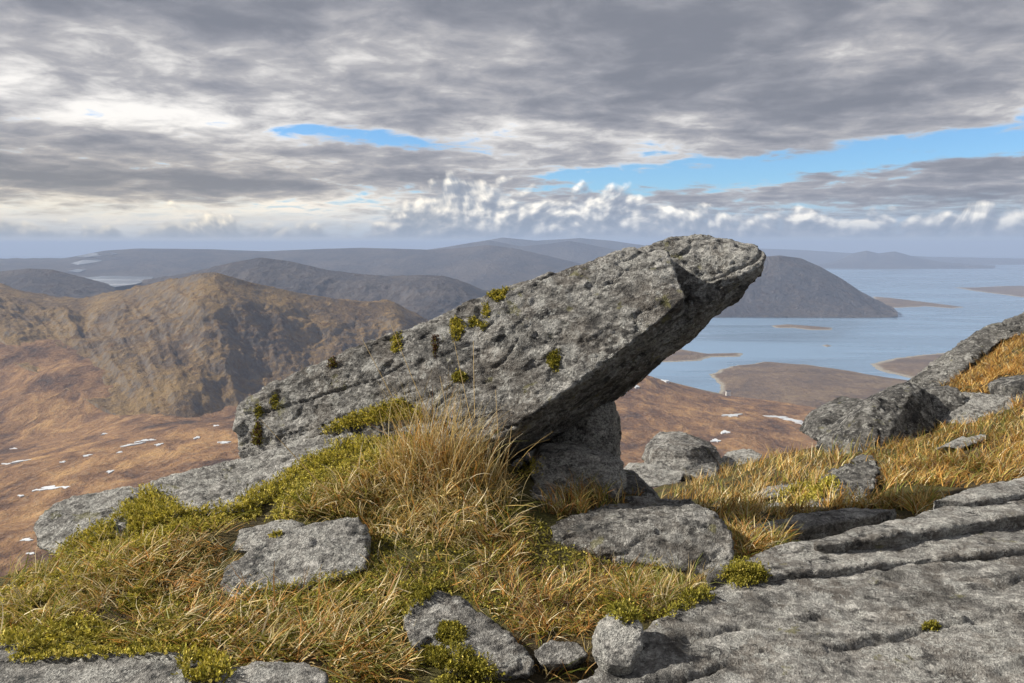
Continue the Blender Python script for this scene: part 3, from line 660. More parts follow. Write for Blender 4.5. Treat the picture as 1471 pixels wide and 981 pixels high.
rock('rock', [f + back(f, .15, .96, .16)], 'pale flat-faced grey rock set in the grass below the ridge', ROCK_LIGHT, amp=.018, lump=.2, seed=14, strata=.5, bed=(-.3, -.5, .8), crack=.5)
f = [(330, 790, 2.82), (345, 760, 2.95), (400, 745, 3.0), (440, 752, 2.98), (415, 775, 2.86), (370, 792, 2.8)]
rock('rock', [f + back(f, .1, .9, .15)], 'thin flat slab tucked behind the pale flat-faced rock', ROCK_LIGHT, amp=.012, lump=.16, seed=15, strata=.5)
f = [(576, 885, 2.28), (590, 862, 2.36), (622, 849, 2.40), (660, 860, 2.36), (700, 888, 2.26), (740, 918, 2.16), (765, 950, 2.07), (762, 970, 2.02), (700, 975, 2.01), (640, 962, 2.03), (590, 925, 2.12)]
rock('rock', [f + back(f, .16, .92, .14)], 'wedge-shaped grey rock with moss tufts poking out of the grass', ROCK, amp=.016, lump=.17, seed=16, strata=.6, bed=(.5, -.4, .7), voxel=.007, crack=.6)
f = [(852, 940, 2.05), (862, 912, 2.08), (885, 888, 2.12), (910, 886, 2.12), (924, 900, 2.09), (923, 930, 2.05), (905, 958, 2.0), (875, 956, 2.0)]
rock('stone', [f + back(f, .12, .85, .02) + [(868, 975, 2.03), (905, 975, 2.03), (885, 968, 2.12)]], 'small rounded pale stone lying loose on the pavement edge', ROCK_WHITE, rough=.4, amp=.007, lump=.07, seed=17, voxel=.0045, strata=.3, smooth=6)
f = [(768, 935, 2.1), (790, 918, 2.15), (830, 925, 2.14), (845, 940, 2.1), (820, 955, 2.06), (780, 955, 2.06)]
rock('stone', [f + back(f, .08, .9, .08)], 'small low grey stone beside the small rounded pale stone', ROCK, amp=.008, lump=.08, seed=18, voxel=.006)
# pavement of bare rock
bed_s = (-.06, -.16, .98)
def onp(pix, z0, sx=.012):
    """photo pixels -> points on a nearly level bedrock surface"""
    out = []
    for p in pix:
        d = W(p[0], p[1], 1.0); out.append(d * (z0 / (d[2] - sx * d[0])))
    return out
def drop(pts, z): return [p - np.array([0, 0, z]) for p in pts]
def slab(name, pix, z0, label, thick=.22, **kw):
    q = onp(pix, z0); return rock(name, [q + drop(q, thick)], label, kw.pop('mat', ROCK_SLAB), cat='bedrock', **kw)
def dn(pts, z): return [W(*p) - np.array([0, 0, z]) for p in pts]
def slab_extra(co, no):
    a = R(14); u = co[:, 0] * math.cos(a) + co[:, 1] * math.sin(a); w = -co[:, 0] * math.sin(a) + co[:, 1] * math.cos(a)
    q = np.stack([u / .32, w / .055, co[:, 2] * 0], 1)
    # long shallow joints and broken steps running along the bedding
    s = co[:, 1] - .30 * co[:, 0] + .05 * fbm(co / .5, 3)
    d = np.full(len(co), -1.1)
    for s0, k in ((1.62, 1.2), (1.86, 1.6), (2.03, 1.1), (2.32, 1.7), (1.40, 1.3)):
        d -= k * (1 - sstep(.0, .014, np.abs(s - s0 + .02 * fbm(co / .2 + s0 * 9, 2)))) * sstep(-.25, .1, fbm(co / .6 + s0 * 5, 2))
        d += .5 * sstep(.0, .025, s - s0)
    d += .55 * fbm(q, 4, .6) - .7 * sstep(.28, .5, fbm(q * .6 + 9, 3, .55))
    return d
bedk = dict(bed=bed_s, lump=.28, strata=.8, rough=.4, grain=(.97, .24, 0))
slab('rock_pavement', [(800, 1150), (800, 1005), (905, 966), (938, 910), (985, 868), (1075, 836), (1250, 805), (1471, 770), (1640, 745), (1760, 900), (1760, 1250), (1000, 1250)], -1.235, 'wide flat pavement of rough grey bedrock with shallow cracks', thick=.3, voxel=.0096, amp=.019, seed=20, extra=slab_extra, **bedk)
slab('rock_ledge', [(1015, 822), (1050, 803), (1130, 782), (1250, 762), (1350, 744), (1471, 722), (1640, 690), (1700, 765), (1471, 778), (1380, 792), (1330, 788), (1250, 806), (1180, 806), (1080, 828)], -1.195, 'low step of grey bedrock along the back of the pavement', voxel=.0098, amp=.017, seed=21, crack=.5, **bedk)
slab('rock_ledge', [(1165, 780), (1230, 758), (1330, 737), (1400, 718), (1471, 702), (1640, 660), (1700, 705), (1471, 735), (1380, 752), (1280, 768), (1200, 781)], -1.150, 'second grey bedrock step with a dark undercut lip, above the low step', voxel=.0098, amp=.018, seed=22, crack=.5, **bedk)
slab('rock_ledge', [(1045, 768), (1080, 752), (1150, 738), (1230, 728), (1290, 728), (1250, 742), (1150, 756), (1080, 768)], -1.33, 'narrow rock ledge between grass strips beyond the pavement', amp=.016, seed=23, **bedk)
slab('rock_ledge', [(1340, 718), (1400, 700), (1471, 682), (1640, 640), (1700, 670), (1471, 702), (1400, 720)], -1.12, 'topmost bedrock ledge at the foot of the grassy slope', amp=.016, seed=24, **bedk)
# bottom left slabs
f = [(-60, 960, 1.98), (40, 943, 2.02), (150, 940, 2.03), (260, 938, 2.03), (325, 945, 2.0), (330, 1000, 1.85), (-60, 1100, 1.6), (200, 1100, 1.6)]
rock('rock_slab', [f + dn(f, .25)], 'pale flat slab below the cushion of moss', ROCK_LIGHT, amp=.013, lump=.16, seed=26, strata=.8, bed=(0, -.2, 1), voxel=.007, cat='bedrock')
f = [(310, 965, 1.95), (370, 950, 1.98), (440, 950, 1.98), (470, 965, 1.94), (460, 1050, 1.7), (330, 1050, 1.7)]
rock('rock_slab', [f + dn(f, .25)], 'small slab next to the pale slab, under trailing grass', ROCK_SLAB, amp=.010, lump=.13, seed=27, strata=.5, voxel=.007, cat='bedrock')
f = [(-60, 935, 2.15), (30, 915, 2.22), (50, 925, 2.15), (20, 945, 2.05), (-60, 960, 2.0)]
rock('rock_slab', [f + dn(f, .2)], 'narrow grey slab corner under the hanging moss', ROCK_SLAB, amp=.010, lump=.13, seed=28, voxel=.007, cat='bedrock')
# right-hand middle distance
f = [(1170, 642, 7.75), (1178, 628, 7.9), (1200, 606, 8.0), (1240, 575, 8.15), (1275, 556, 8.2), (1305, 550, 8.3), (1330, 558, 8.3), (1346, 590, 8.1), (1342, 615, 7.8), (1300, 642, 7.35), (1258, 655, 7.05), (1240, 600, 7.5), (1262, 572, 7.75), (1310, 565, 7.9), (1200, 657, 7.4)]
rock('boulder', [f + [(1240, 590, 9.0), (1330, 580, 9.0), (1330, 640, 8.8), (1200, 650, 8.6)]], 'big angular boulder blotched with black and white lichen on the grassy slope', ROCK_DARK, voxel=.016, amp=.030, lump=.4, seed=30, strata=.6, bed=(-.5, 0, .8), cat='boulder', crack=.6, smooth=1)
f = [(1325, 572, 8.3), (1345, 560, 8.4), (1375, 557, 8.4), (1387, 570, 8.3), (1380, 598, 8.1), (1345, 606, 8.0), (1328, 598, 8.1)]
rock('boulder', [f + back(f, .5, .88, .05)], 'smaller dark rounded boulder leaning against the big lichened boulder', ROCK_DARK, voxel=.016, amp=.03, lump=.3, seed=31, cat='boulder')
f = [(1355, 612, 7.8), (1375, 590, 8.1), (1400, 568, 8.4), (1425, 570, 8.4), (1460, 572, 8.3), (1475, 585, 8.1), (1440, 605, 7.8), (1390, 618, 7.6)]
rock('rock', [f + back(f, .5, .9, .05)], 'pale grey outcrop in grass just above the smaller dark boulder', ROCK_LIGHT, voxel=.016, amp=.04, lump=.3, seed=32, crack=.5)
f = [(1455, 555, 8.6), (1475, 545, 8.7), (1530, 540, 8.7), (1540, 580, 8.4), (1480, 582, 8.4), (1458, 575, 8.5)]
rock('boulder', [f + back(f, .5, .9, .05)], 'dark boulder at the edge of the slope above the pale outcrop', ROCK_DARK, voxel=.018, amp=.016, lump=.3, smooth=1, seed=33, cat='boulder')
f1 = [(1334, 556, 15.6), (1348, 532, 16.2), (1372, 515, 16.6), (1385, 503, 17), (1402, 486, 17.6), (1412, 500, 16.9), (1388, 530, 16.0), (1355, 562, 15.0)]
f2 = [(1398, 492, 17.4), (1418, 474, 17.9), (1436, 464, 18.2), (1452, 461, 18.4), (1448, 482, 17.2), (1415, 510, 16.6)]
f3 = [(1440, 468, 18.2), (1462, 455, 18.8), (1490, 445, 19.2), (1560, 425, 20), (1560, 455, 18), (1475, 474, 17.4), (1450, 486, 17)]
rock('outcrop', [f1 + back(f1, 1.2, .9, .5), f2 + back(f2, 1.2, .9, .5), f3 + back(f3, 1.2, .9, .5)], 'long dark rock outcrop cresting the orange grass slope', ROCK_FAR, smooth=1, voxel=.04, amp=.12, lump=.8, seed=34, strata=.9, bed=(-.5, 0, .8), crack=.7)
f = [(1168, 632, 9.6), (1180, 604, 9.8), (1200, 590, 10), (1240, 572, 10.2), (1260, 590, 10), (1240, 620, 9.6), (1200, 640, 9.4)]
rock('rock', [f + back(f, .6, .9, .05)], 'grey rock partly hidden behind the big lichened boulder', ROCK_FAR, voxel=.02, amp=.022, lump=.35, smooth=1, seed=35)
f = [(1178, 728, 4.58), (1200, 700, 4.80), (1225, 678, 4.93), (1255, 664, 5.02), (1266, 672, 4.93), (1258, 700, 4.66), (1245, 722, 4.49), (1210, 735, 4.40)]
rock('rock', [f + back(f, .35, .9, .1)], 'upright jagged grey rock standing in the orange grass', ROCK_DARK, voxel=.012, amp=.03, lump=.22, seed=36, strata=.8, bed=(.7, 0, .6), crack=.5)
f = [(1138, 740, 4.50), (1165, 720, 4.64), (1190, 715, 4.68), (1200, 730, 4.50), (1170, 748, 4.37)]
rock('rock', [f + back(f, .25, .9, .1)], 'low flat stone at the foot of the jagged grey rock', ROCK, voxel=.012, amp=.02, lump=.18, seed=37)
f = [(1232, 662, 6.0), (1240, 654, 6.1), (1256, 655, 6.1), (1262, 664, 6.0), (1245, 668, 5.95)]
rock('stone', [f + back(f, .15, .9, .05)], 'fist-sized stone sitting above the jagged grey rock', ROCK_DARK, voxel=.01, amp=.012, lump=.1, seed=38)
f = [(1095, 715, 5.15), (1115, 700, 5.34), (1150, 695, 5.43), (1158, 702, 5.24), (1130, 716, 5.06)]
rock('rock', [f + back(f, .3, .9, .1)], 'pale slab edged with bright moss in the grass', ROCK_LIGHT, voxel=.012, amp=.02, lump=.2, seed=39)
f = [(1035, 748, 4.51), (1080, 735, 4.60), (1125, 720, 4.78), (1135, 730, 4.60), (1090, 748, 4.42), (1050, 758, 4.32)]
rock('rock', [f + back(f, .2, .9, .1)], 'thin pale slab lying in the grass beyond the blunt-ended ledge', ROCK_LIGHT, voxel=.012, amp=.016, lump=.2, seed=40)
f = [(1355, 640, 5.9), (1385, 628, 6.05), (1420, 624, 6.1), (1415, 632, 5.95), (1380, 645, 5.8)]
rock('rock', [f + back(f, .2, .9, .1)], 'thin pale slab lying in the grass below the pale outcrop', ROCK_LIGHT, voxel=.012, amp=.016, lump=.2, seed=41)
# rocks in the dip behind
f = [(934, 676, 8.7), (940, 650, 8.9), (962, 630, 9.3), (1000, 629, 9.4), (1030, 642, 9.3), (1042, 668, 9.0), (1012, 688, 8.5), (985, 690, 8.45), (950, 690, 8.5), (982, 648, 8.75), (1008, 640, 9.0)]
rock('boulder', [f + back(f, .8, .9, .1)], 'square grey boulder in the dip beyond the propping stone', ROCK, voxel=.02, amp=.027, lump=.4, smooth=1, seed=42, strata=.6, crack=.6, cat='boulder')
f = [(898, 680, 8.4), (910, 668, 8.6), (950, 670, 8.6), (985, 680, 8.4), (975, 698, 8.2), (905, 702, 8.1)]
rock('rock', [f + back(f, .5, .9, .1)], 'low flat grey rock before the square boulder', ROCK_LIGHT, voxel=.02, amp=.022, lump=.35, smooth=1, seed=43)
f = [(990, 682, 8.3), (1008, 668, 8.5), (1030, 665, 8.5), (1035, 680, 8.3), (1015, 695, 8.1)]
rock('rock', [f + back(f, .4, .9, .1)], 'small low block tucked against the square boulder', ROCK_FAR, voxel=.02, amp=.016, lump=.3, smooth=1, seed=44)
f = [(1040, 665, 9.3), (1055, 650, 9.5), (1080, 645, 9.6), (1098, 655, 9.4), (1085, 670, 9.2), (1050, 675, 9.1)]
rock('rock', [f + back(f, .4, .9, .1)], 'small rounded rock peeping over the orange grass by the square boulder', ROCK_LIGHT, voxel=.02, amp=.016, lump=.3, smooth=1, seed=45)

bpy.context.view_layer.update()
DG = bpy.context.evaluated_depsgraph_get()
def cast(px, py):
    d = Vector(W(px, py, 1.0)).normalized()
    ok, loc, nor, idx, ob, _ = SC.ray_cast(DG, Vector((0, 0, 0)), d, distance=60)
    return (loc, nor, ob.name) if ok else None

# ------------------------------------------------------------------ grass and moss
PAL = {'straw': [(.56, .43, .19), (.64, .53, .28), (.47, .34, .12), (.54, .38, .12), (.78, .68, .45)], 'orange': [(.50, .26, .07), (.42, .19, .045), (.55, .33, .10)],
       'green': [(.16, .18, .03), (.23, .24, .045), (.30, .28, .06)], 'brown': [(.14, .075, .035), (.10, .05, .03)],
       'moss': [(.45, .39, .05), (.58, .50, .09), (.33, .30, .04), (.64, .54, .14)], 'mossdark': [(.15, .145, .02), (.22, .20, .028), (.30, .265, .036)],
       'rust': [(.50, .29, .075), (.42, .22, .05), (.58, .40, .13), (.30, .15, .035)]}
def colours(n, mix):
    names = list(mix); w = np.array([mix[k] for k in names], float); w /= w.sum()
    ch = RNG.choice(len(names), n, p=w); out = np.empty((n, 3))
    for i, k in enumerate(names):
        s = ch == i; p = np.array(PAL[k]); out[s] = p[RNG.integers(0, len(p), s.sum())]
    return out * RNG.uniform(.6, 1.3, (n, 1))
def blades(pos, L, wid, head, th0, curl, seg=4, wob=.12):
    n = len(pos); t = np.linspace(0, 1, seg + 1)
    th = th0[:, None] + curl[:, None] * t[None] ** 1.3
    hd = head[:, None] + wob * RNG.normal(size=(n, 1)) * t[None] * 5 + wob * 2 * RNG.normal(size=(n, 1)) * np.sin(t[None] * 5)
    step = (L / seg)[:, None]
    dx = np.sin(th) * np.sin(hd) * step; dy = np.sin(th) * np.cos(hd) * step; dz = np.cos(th) * step
    P = np.stack([np.cumsum(dx, 1) - dx, np.cumsum(dy, 1) - dy, np.cumsum(dz, 1) - dz], -1) + pos[:, None]
    tw = head + math.pi / 2 + RNG.normal(size=n) * .9
    side = np.stack([np.sin(tw), np.cos(tw), RNG.normal(size=n) * .35], -1); side /= np.linalg.norm(side, axis=1)[:, None]
    ww = wid[:, None] * (1 - .85 * t[None] ** 1.6) * .5
    A = P - side[:, None] * ww[..., None]; B = P + side[:, None] * ww[..., None]
    V = np.stack([A, B], 2).reshape(n, -1, 3)
    k = np.arange(seg) * 2; q = np.stack([k, k + 1, k + 3, k + 2], 1)
    Fq = (q[None] + (np.arange(n) * (2 * (seg + 1)))[:, None, None]).reshape(-1, 4)
    return V.reshape(-1, 3), Fq, 2 * (seg + 1)
def add_col(me, cols, per):
    a = me.color_attributes.new('col', 'FLOAT_COLOR', 'POINT')
    c = np.ones((len(cols) * per, 4), np.float32); c[:, :3] = np.repeat(cols, per, 0); a.data.foreach_set('color', c.ravel())
def project(p):
    c, t = math.cos(PITCH), math.sin(PITCH); dep = p[:, 1] * c - p[:, 2] * t; up = p[:, 1] * t + p[:, 2] * c
    return W0 / 2 + F * p[:, 0] / dep, H0 / 2 - F * up / dep
def sample_poly(poly, n, want=('ground',)):
    P = np.array(poly, float); out = []; lo, hi = P.min(0), P.max(0)
    x = RNG.uniform(lo[0], hi[0], n * 4); y = RNG.uniform(lo[1], hi[1], n * 4); k = np.nonzero(inpoly(x, y, [tuple(p) for p in poly]))[0][:n]
    for i in k:
        h = cast(x[i], y[i])
        if h and (want is None or h[2].split('.')[0] in want): out.append(h[0])
    return np.array(out, float).reshape(-1, 3)
def grass(name, label, specs, far=False):
    Vs, Fs, Cs, off = [], [], [], 0; seg = 3 if far else 4
    for poly, n, mix, (l0, l1), wid, (hd, hs), (t0, t1), (c0, c1) in specs:
        pos = sample_poly(poly, n)
        if not len(pos): continue
        pos = pos[fbm(pos * (3.2 if not far else 1.6), 2) + RNG.normal(size=len(pos)) * .12 > -.22]; n = len(pos)
        # grass grows in tufts: pull roots together and share a heading
        cl = np.round(pos[:, :2] / (.11 if not far else .25) + RNG.normal(size=(n, 2)) * .28); key = (cl[:, 0] * 73.1 + cl[:, 1] * 191.7)
        frac = lambda s: np.modf(np.abs(np.sin(key * s)) * 4375.85)[0]
        ctr = (cl + .5 * (np.stack([frac(1.3), frac(2.1)], 1) - .5)) * (.11 if not far else .25)
        pos[:, :2] += (ctr - pos[:, :2]) * .45
        pos[:, 2] = ground_z(pos[:, 0], pos[:, 1]) - .012
        head = hd + (frac(.7) - .5) * 2 * hs + RNG.normal(size=n) * 1.3
        L = RNG.uniform(l0, l1, n) * (.6 + .5 * frac(.37))
        pu, pv = project(pos); L = np.where(inpoly(pu, pv, [(735, 745), (960, 750), (1010, 850), (930, 850), (780, 830), (735, 770)]), L * .55, L)
        V, Fq, per = blades(pos, L, wid * RNG.uniform(.6, 1.3, n), head, RNG.uniform(t0, t1, n), RNG.uniform(c0, c1, n), seg)
        c = colours(n, mix); tint = frac(.53)[:, None]; c = c * (.8 + .4 * tint)
        Vs.append(V); Fs.append(Fq + off); Cs.append(c); off += len(V)
    me = mesh_np(name, np.concatenate(Vs), np.concatenate(Fs)); add_col(me, np.concatenate(Cs), 2 * (seg + 1))
    return link(name, me, GRASS, label=label, cat='grass', kind='stuff')
N = .62
mound = [(430, 740), (470, 690), (560, 640), (640, 650), (720, 685), (760, 740), (840, 770), (960, 800), (1010, 840), (985, 870), (930, 890), (850, 900), (770, 915), (680, 870), (600, 860), (560, 910), (540, 985), (350, 985), (330, 900), (450, 850), (530, 830), (530, 750)]
lowleft = [(120, 850), (200, 790), (300, 750), (330, 790), (310, 860), (330, 960), (240, 930), (120, 920)]
grass('grass', 'tangled straw-coloured mountain grass covering the mound round the rocks', [
    (mound, int(9500 * N), {'straw': 6, 'orange': 1.8, 'green': 3, 'brown': .8}, (.06, .15), .0056, (1.6, 3.0), (.7, 1.55), (-.6, 1.6)),
    ([(470, 700), (560, 640), (640, 650), (720, 685), (740, 760), (640, 790), (500, 780)], int(5200 * N), {'straw': 8, 'orange': 1.0, 'green': 1.6}, (.09, .22), .0054, (1.2, 3), (.4, 1.4), (-.2, 2.2)),
    ([(700, 760), (960, 800), (1010, 850), (930, 890), (850, 900), (770, 915), (680, 870)], int(5000 * N), {'orange': 4, 'straw': 3, 'brown': 3, 'green': 2}, (.07, .17), .0040, (1.5, 3), (.3, 1.1), (.4, 1.6)),
    ([(330, 860), (450, 850), (560, 850), (600, 930), (560, 985), (340, 985)], int(5500 * N), {'orange': 2.6, 'straw': 4.5, 'green': 3.5}, (.09, .19), .0056, (2.6, 2.0), (.6, 1.5), (-.3, 1.4)),
    ([(400, 745), (440, 712), (540, 690), (545, 770), (470, 745)], 1800, {'straw': 4, 'green': 4, 'orange': 2}, (.07, .16), .005, (2.0, 3), (.3, 1.2), (.2, 1.6)),
    (lowleft, int(6200 * N), {'orange': 3, 'straw': 5, 'green': 2}, (.08, .16), .0050, (2.0, 2.0), (.7, 1.4), (.0, 1.0)),
    ([(0, 830), (100, 790), (200, 770), (200, 900), (0, 920)], int(3000 * N), {'straw': 5, 'green': 3, 'orange': 1}, (.07, .16), .0042, (2.0, 3), (.3, 1.1), (.3, 1.4)),
    ([(800, 690), (920, 700), (950, 760), (860, 750), (780, 740)], int(3600 * N), {'green': 3, 'straw': 4, 'orange': 3}, (.09, .19), .0050, (1.5, 3), (.1, .8), (.3, 1.4)),
    ([(920, 790), (1010, 830), (1060, 840), (1010, 880), (900, 890)], int(1500 * N), {'green': 3, 'straw': 4}, (.08, .18), .0040, (1.5, 3), (.1, .8), (.3, 1.4)),
    ([(1050, 770), (1200, 740), (1260, 750), (1180, 790), (1050, 815)], int(5200 * N), {'orange': 3, 'straw': 3, 'green': 3}, (.10, .18), .0044, (1.0, 3), (.3, 1.1), (.4, 1.6)),
    ([(700, 900), (860, 890), (930, 900), (860, 975), (760, 985)], int(1500 * N), {'orange': 5, 'straw': 2, 'green': 2}, (.06, .15), .0038, (1.5, 3), (.3, 1.2), (.3, 1.4)),
])
grass('grass', 'rusty orange grass clothing the slope round the lichened boulder', [
    ([(940, 720), (1000, 690), (1100, 645), (1180, 650), (1260, 660), (1240, 740), (1050, 770), (960, 745)], 6500, {'rust': 5, 'straw': 4, 'green': 2}, (.08, .19), .0075, (1.2, 1.5), (.1, .8), (.2, 1.2)),
    ([(1240, 650), (1340, 610), (1471, 580), (1471, 700), (1350, 715), (1240, 735)], 9500, {'rust': 7, 'straw': 3, 'green': 3, 'brown': 1.4}, (.08, .19), .0075, (2.2, 1.6), (.2, 1.0), (.3, 1.6)),
    ([(1340, 590), (1345, 560), (1400, 520), (1471, 470), (1471, 590), (1400, 575)], 9000, {'rust': 8, 'straw': 1, 'brown': 1}, (.12, .26), .013, (2.0, 1.6), (.3, 1.0), (.3, 1.2)),
    ([(930, 750), (1060, 735), (1300, 715), (1360, 705), (1360, 725), (1260, 760), (1050, 790)], 3500, {'rust': 3, 'straw': 3, 'green': 3}, (.07, .16), .006, (1.2, 3), (.3, 1.1), (.2, 1.5)),
    ([(1235, 738), (1340, 706), (1471, 684), (1471, 702), (1340, 726), (1250, 748)], 3000, {'rust': 4, 'straw': 3, 'green': 3}, (.08, .17), .006, (1.2, 3), (.3, 1.1), (.2, 1.5)),
    ([(1180, 620), (1240, 570), (1270, 560), (1300, 640), (1190, 660)], 1500, {'rust': 5, 'green': 2, 'straw': 2}, (.15, .3), .008, (2.0, 2), (.1, .8), (.2, 1.0)),
    ([(1471, 560), (1540, 500), (1650, 500), (1650, 690), (1471, 700)], 5000, {'rust': 7, 'straw': 2.5, 'green': 2.0}, (.14, .30), .008, (2.2, 1.6), (.2, 1.0), (.3, 1.6)),
], far=True)
# the tall tussock against the boulder
def tussock(name, label, clumps, seed):
    global RNG
    RNG = np.random.default_rng(seed); Vs, Fs, Cs, off = [], [], [], 0
    for px, py, n, spread, (l0, l1), (t0, t1), (c0, c1), hd in clumps:
        h = cast(px, py)
        if not h: continue
        c = np.array(h[0]); pos = c + RNG.normal(size=(n, 3)) * (spread, spread * .7, 0); pos[:, 2] = ground_z(pos[:, 0], pos[:, 1]) - .01
        V, Fq, per = blades(pos, RNG.uniform(l0, l1, n), .0036 * RNG.uniform(.6, 1.2, n), hd + RNG.normal(size=n) * 1.3, RNG.uniform(t0, t1, n), RNG.uniform(c0, c1, n), 5, .06)
        Vs.append(V); Fs.append(Fq + off); Cs.append(colours(n, {'straw': 8, 'orange': 2.5, 'green': .6})); off += len(V)
    me = mesh_np(name, np.concatenate(Vs), np.concatenate(Fs)); add_col(me, np.concatenate(Cs), 12)
    return link(name, me, GRASS, label=label, cat='grass')
TUS = tussock('grass_tussock', 'tall straw-coloured tussock growing up against the perched boulder', [
    (600, 668, 170, .07, (.16, .44), (.0, .6), (.1, 1.4), -1.0), (640, 672, 240, .08, (.16, .46), (.0, .6), (.1, 1.4), 1.0), (680, 688, 180, .07, (.14, .40), (.0, .6), (.1, 1.5), 1.4),
    (620, 690, 220, .09, (.10, .28), (.05, .8), (.2, 1.8), -1.5), (560, 690, 120, .07, (.08, .22), (.1, .8), (.2, 1.6), -1.5), (695, 700, 60, .06, (.08, .17), (.1, .8), (.2, 1.6), 1.5)], 21)
def stalks(lines):
    """long single stems: root pixel, tip pixel, sag"""
    Vs, Fs, off, n = [], [], 0, 9
    for (x0, y0), (x1, y1), sag, w in lines:
        h = cast(x0, y0)
        if not h: continue
        a = np.array(h[0]); a[2] -= .02; b = W(x1, y1, a[1] - .05); t = np.linspace(0, 1, n)[:, None]
        P = a + (b - a) * t + np.array([0, -.03, 0]) * np.sin(t * math.pi) + np.array([0, 0, sag]) * np.sin(t * math.pi)
        sd = np.cross(b - a, (0, 1, 0)); sd /= np.linalg.norm(sd); up = np.array([0, 1., 0])
        r = w * (1 - .6 * t)
        ring = np.stack([P + (sd * math.cos(q) + up * math.sin(q)) * r for q in (0, 2.1, 4.2)], 1)
        f = [(k * 3 + j, k * 3 + (j + 1) % 3, k * 3 + 3 + (j + 1) % 3, k * 3 + 3 + j) for k in range(n - 1) for j in range(3)]
        me = mesh_np('stem', ring.reshape(-1, 3), f); add_col(me, np.array([(.62, .48, .25)]), n * 3)
        link('stem', me, GRASS, parent=TUS)
stalks([((470, 700), (374, 602), .02, .0028), ((602, 640), (520, 486), .02, .0028), ((640, 640), (562, 466), -.01, .0028), ((690, 660), (652, 488), .01, .0028), ((684, 650), (680, 490), .0, .0028), ((720, 690), (712, 560), .0, .0028), ((655, 640), (632, 540), .01, .0028), ((725, 690), (735, 612), .0, .0028), ((566, 660), (545, 590), .01, .0028)])
LEAVES = 6
def moss_shoots(pos, nor, L, R0, cols):
    """feathery shoots: small pointed leaves set round a short bent axis"""
    n = len(pos); nor = np.asarray(nor)
    ax = nor * .8 + RNG.normal(size=(n, 3)) * .5 + (0, -.1, .35); ax /= np.linalg.norm(ax, axis=1)[:, None]
    t = np.tile(np.linspace(.08, .95, LEAVES), (n, 1)) + RNG.normal(size=(n, LEAVES)) * .04
    rad = RNG.normal(size=(n, LEAVES, 3)); rad -= (rad * ax[:, None]).sum(-1, keepdims=True) * ax[:, None]; rad /= np.linalg.norm(rad, axis=-1, keepdims=True)
    d = ax[:, None] * (.45 + .6 * t[..., None]) + rad * (1.05 - .75 * t[..., None]); d /= np.linalg.norm(d, axis=-1, keepdims=True)
    sd = np.cross(d, ax[:, None] + .2 * rad[:, ::-1]); sd /= np.linalg.norm(sd, axis=-1, keepdims=True) + 1e-9
    ll = (L[:, None] * RNG.uniform(.38, .62, (n, LEAVES)))[..., None]; w = (R0[:, None] * RNG.uniform(.42, .75, (n, LEAVES)))[..., None]
    p = pos[:, None] + ax[:, None] * (L[:, None] * t)[..., None]
    V = np.stack([p - d * ll * .1, p + d * ll * .45 + sd * w, p + d * ll, p + d * ll * .45 - sd * w], 2)
    Fq = np.arange(n * LEAVES * 4).reshape(-1, 4)
    return V.reshape(-1, 3), Fq, LEAVES * 4
def moss_field(name, label, specs):
    Vs, Fs, Cs, off = [], [], [], 0
    for poly, n, mix, (l0, l1), rad in specs:
        P = np.array(poly, float); lo, hi = P.min(0), P.max(0)
        x = RNG.uniform(lo[0], hi[0], n * 4); y = RNG.uniform(lo[1], hi[1], n * 4); k = np.nonzero(inpoly(x, y, poly))[0][:n]
        jx = RNG.normal(size=len(x)) * 6; jy = RNG.normal(size=len(x)) * 3
        hs = [cast(x[i] + jx[i], y[i] + jy[i]) for i in k]; hs = [h for h in hs if h and (poly is not mound or h[2] == 'ground')]
        hs = [h for h in hs if pn(np.array([[h[0].x * 7, h[0].y * 7, h[0].z * 7]]))[0] > -.45]
        if not hs: continue
        pos = np.array([h[0] for h in hs]); nor = np.array([h[1] for h in hs])
        lum = .5 + .5 * fbm(pos * 9, 2)
        V, Fq, per = moss_shoots(pos - nor * .004 + np.stack([lum * 0, lum * 0, lum * .02], 1), nor, RNG.uniform(l0, l1, len(pos)) * (.7 + .6 * lum), rad * RNG.uniform(.7, 1.3, len(pos)), None)
        Vs.append(V); Fs.append(Fq + off); Cs.append(colours(len(pos), mix)); off += len(V)
    me = mesh_np(name, np.concatenate(Vs), np.concatenate(Fs)); add_col(me, np.concatenate(Cs), LEAVES * 4)
    return link(name, me, MOSS, label=label, cat='moss', kind='stuff')
mA = {'moss': 5, 'mossdark': 2}; mB = {'moss': 1.2, 'mossdark': 5}
moss_field('moss', 'thick yellow-green feathery moss spreading down the left of the mound', [
    ([(0, 850), (70, 805), (130, 760), (180, 745), (240, 790), (210, 850), (140, 915), (90, 935), (0, 930)], 6000, mA, (.014, .032), .0040),
    ([(110, 800), (150, 775), (185, 718), (215, 704), (262, 735), (350, 730), (350, 748), (260, 772), (170, 802)], 4600, mA, (.012, .027), .0037),
    ([(345, 720), (400, 690), (450, 655), (500, 635), (600, 630), (600, 665), (520, 690), (450, 720), (420, 745), (345, 745)], 7200, mA, (.012, .027), .0037),
    ([(465, 624), (500, 603), (540, 592), (572, 578), (592, 584), (602, 602), (560, 604), (520, 612)], 2200, mA, (.010, .022), .0034),
    ([(190, 850), (300, 860), (320, 925), (200, 935), (100, 925)], 2800, mB, (.011, .024), .0036),
    ([(20, 940), (150, 930), (300, 925), (300, 938), (150, 943), (20, 950)], 900, mA, (.01, .02), .0045),
    ([(265, 950), (290, 938), (325, 950), (325, 975), (290, 985), (265, 975)], 500, mA, (.012, .025), .0045),
])
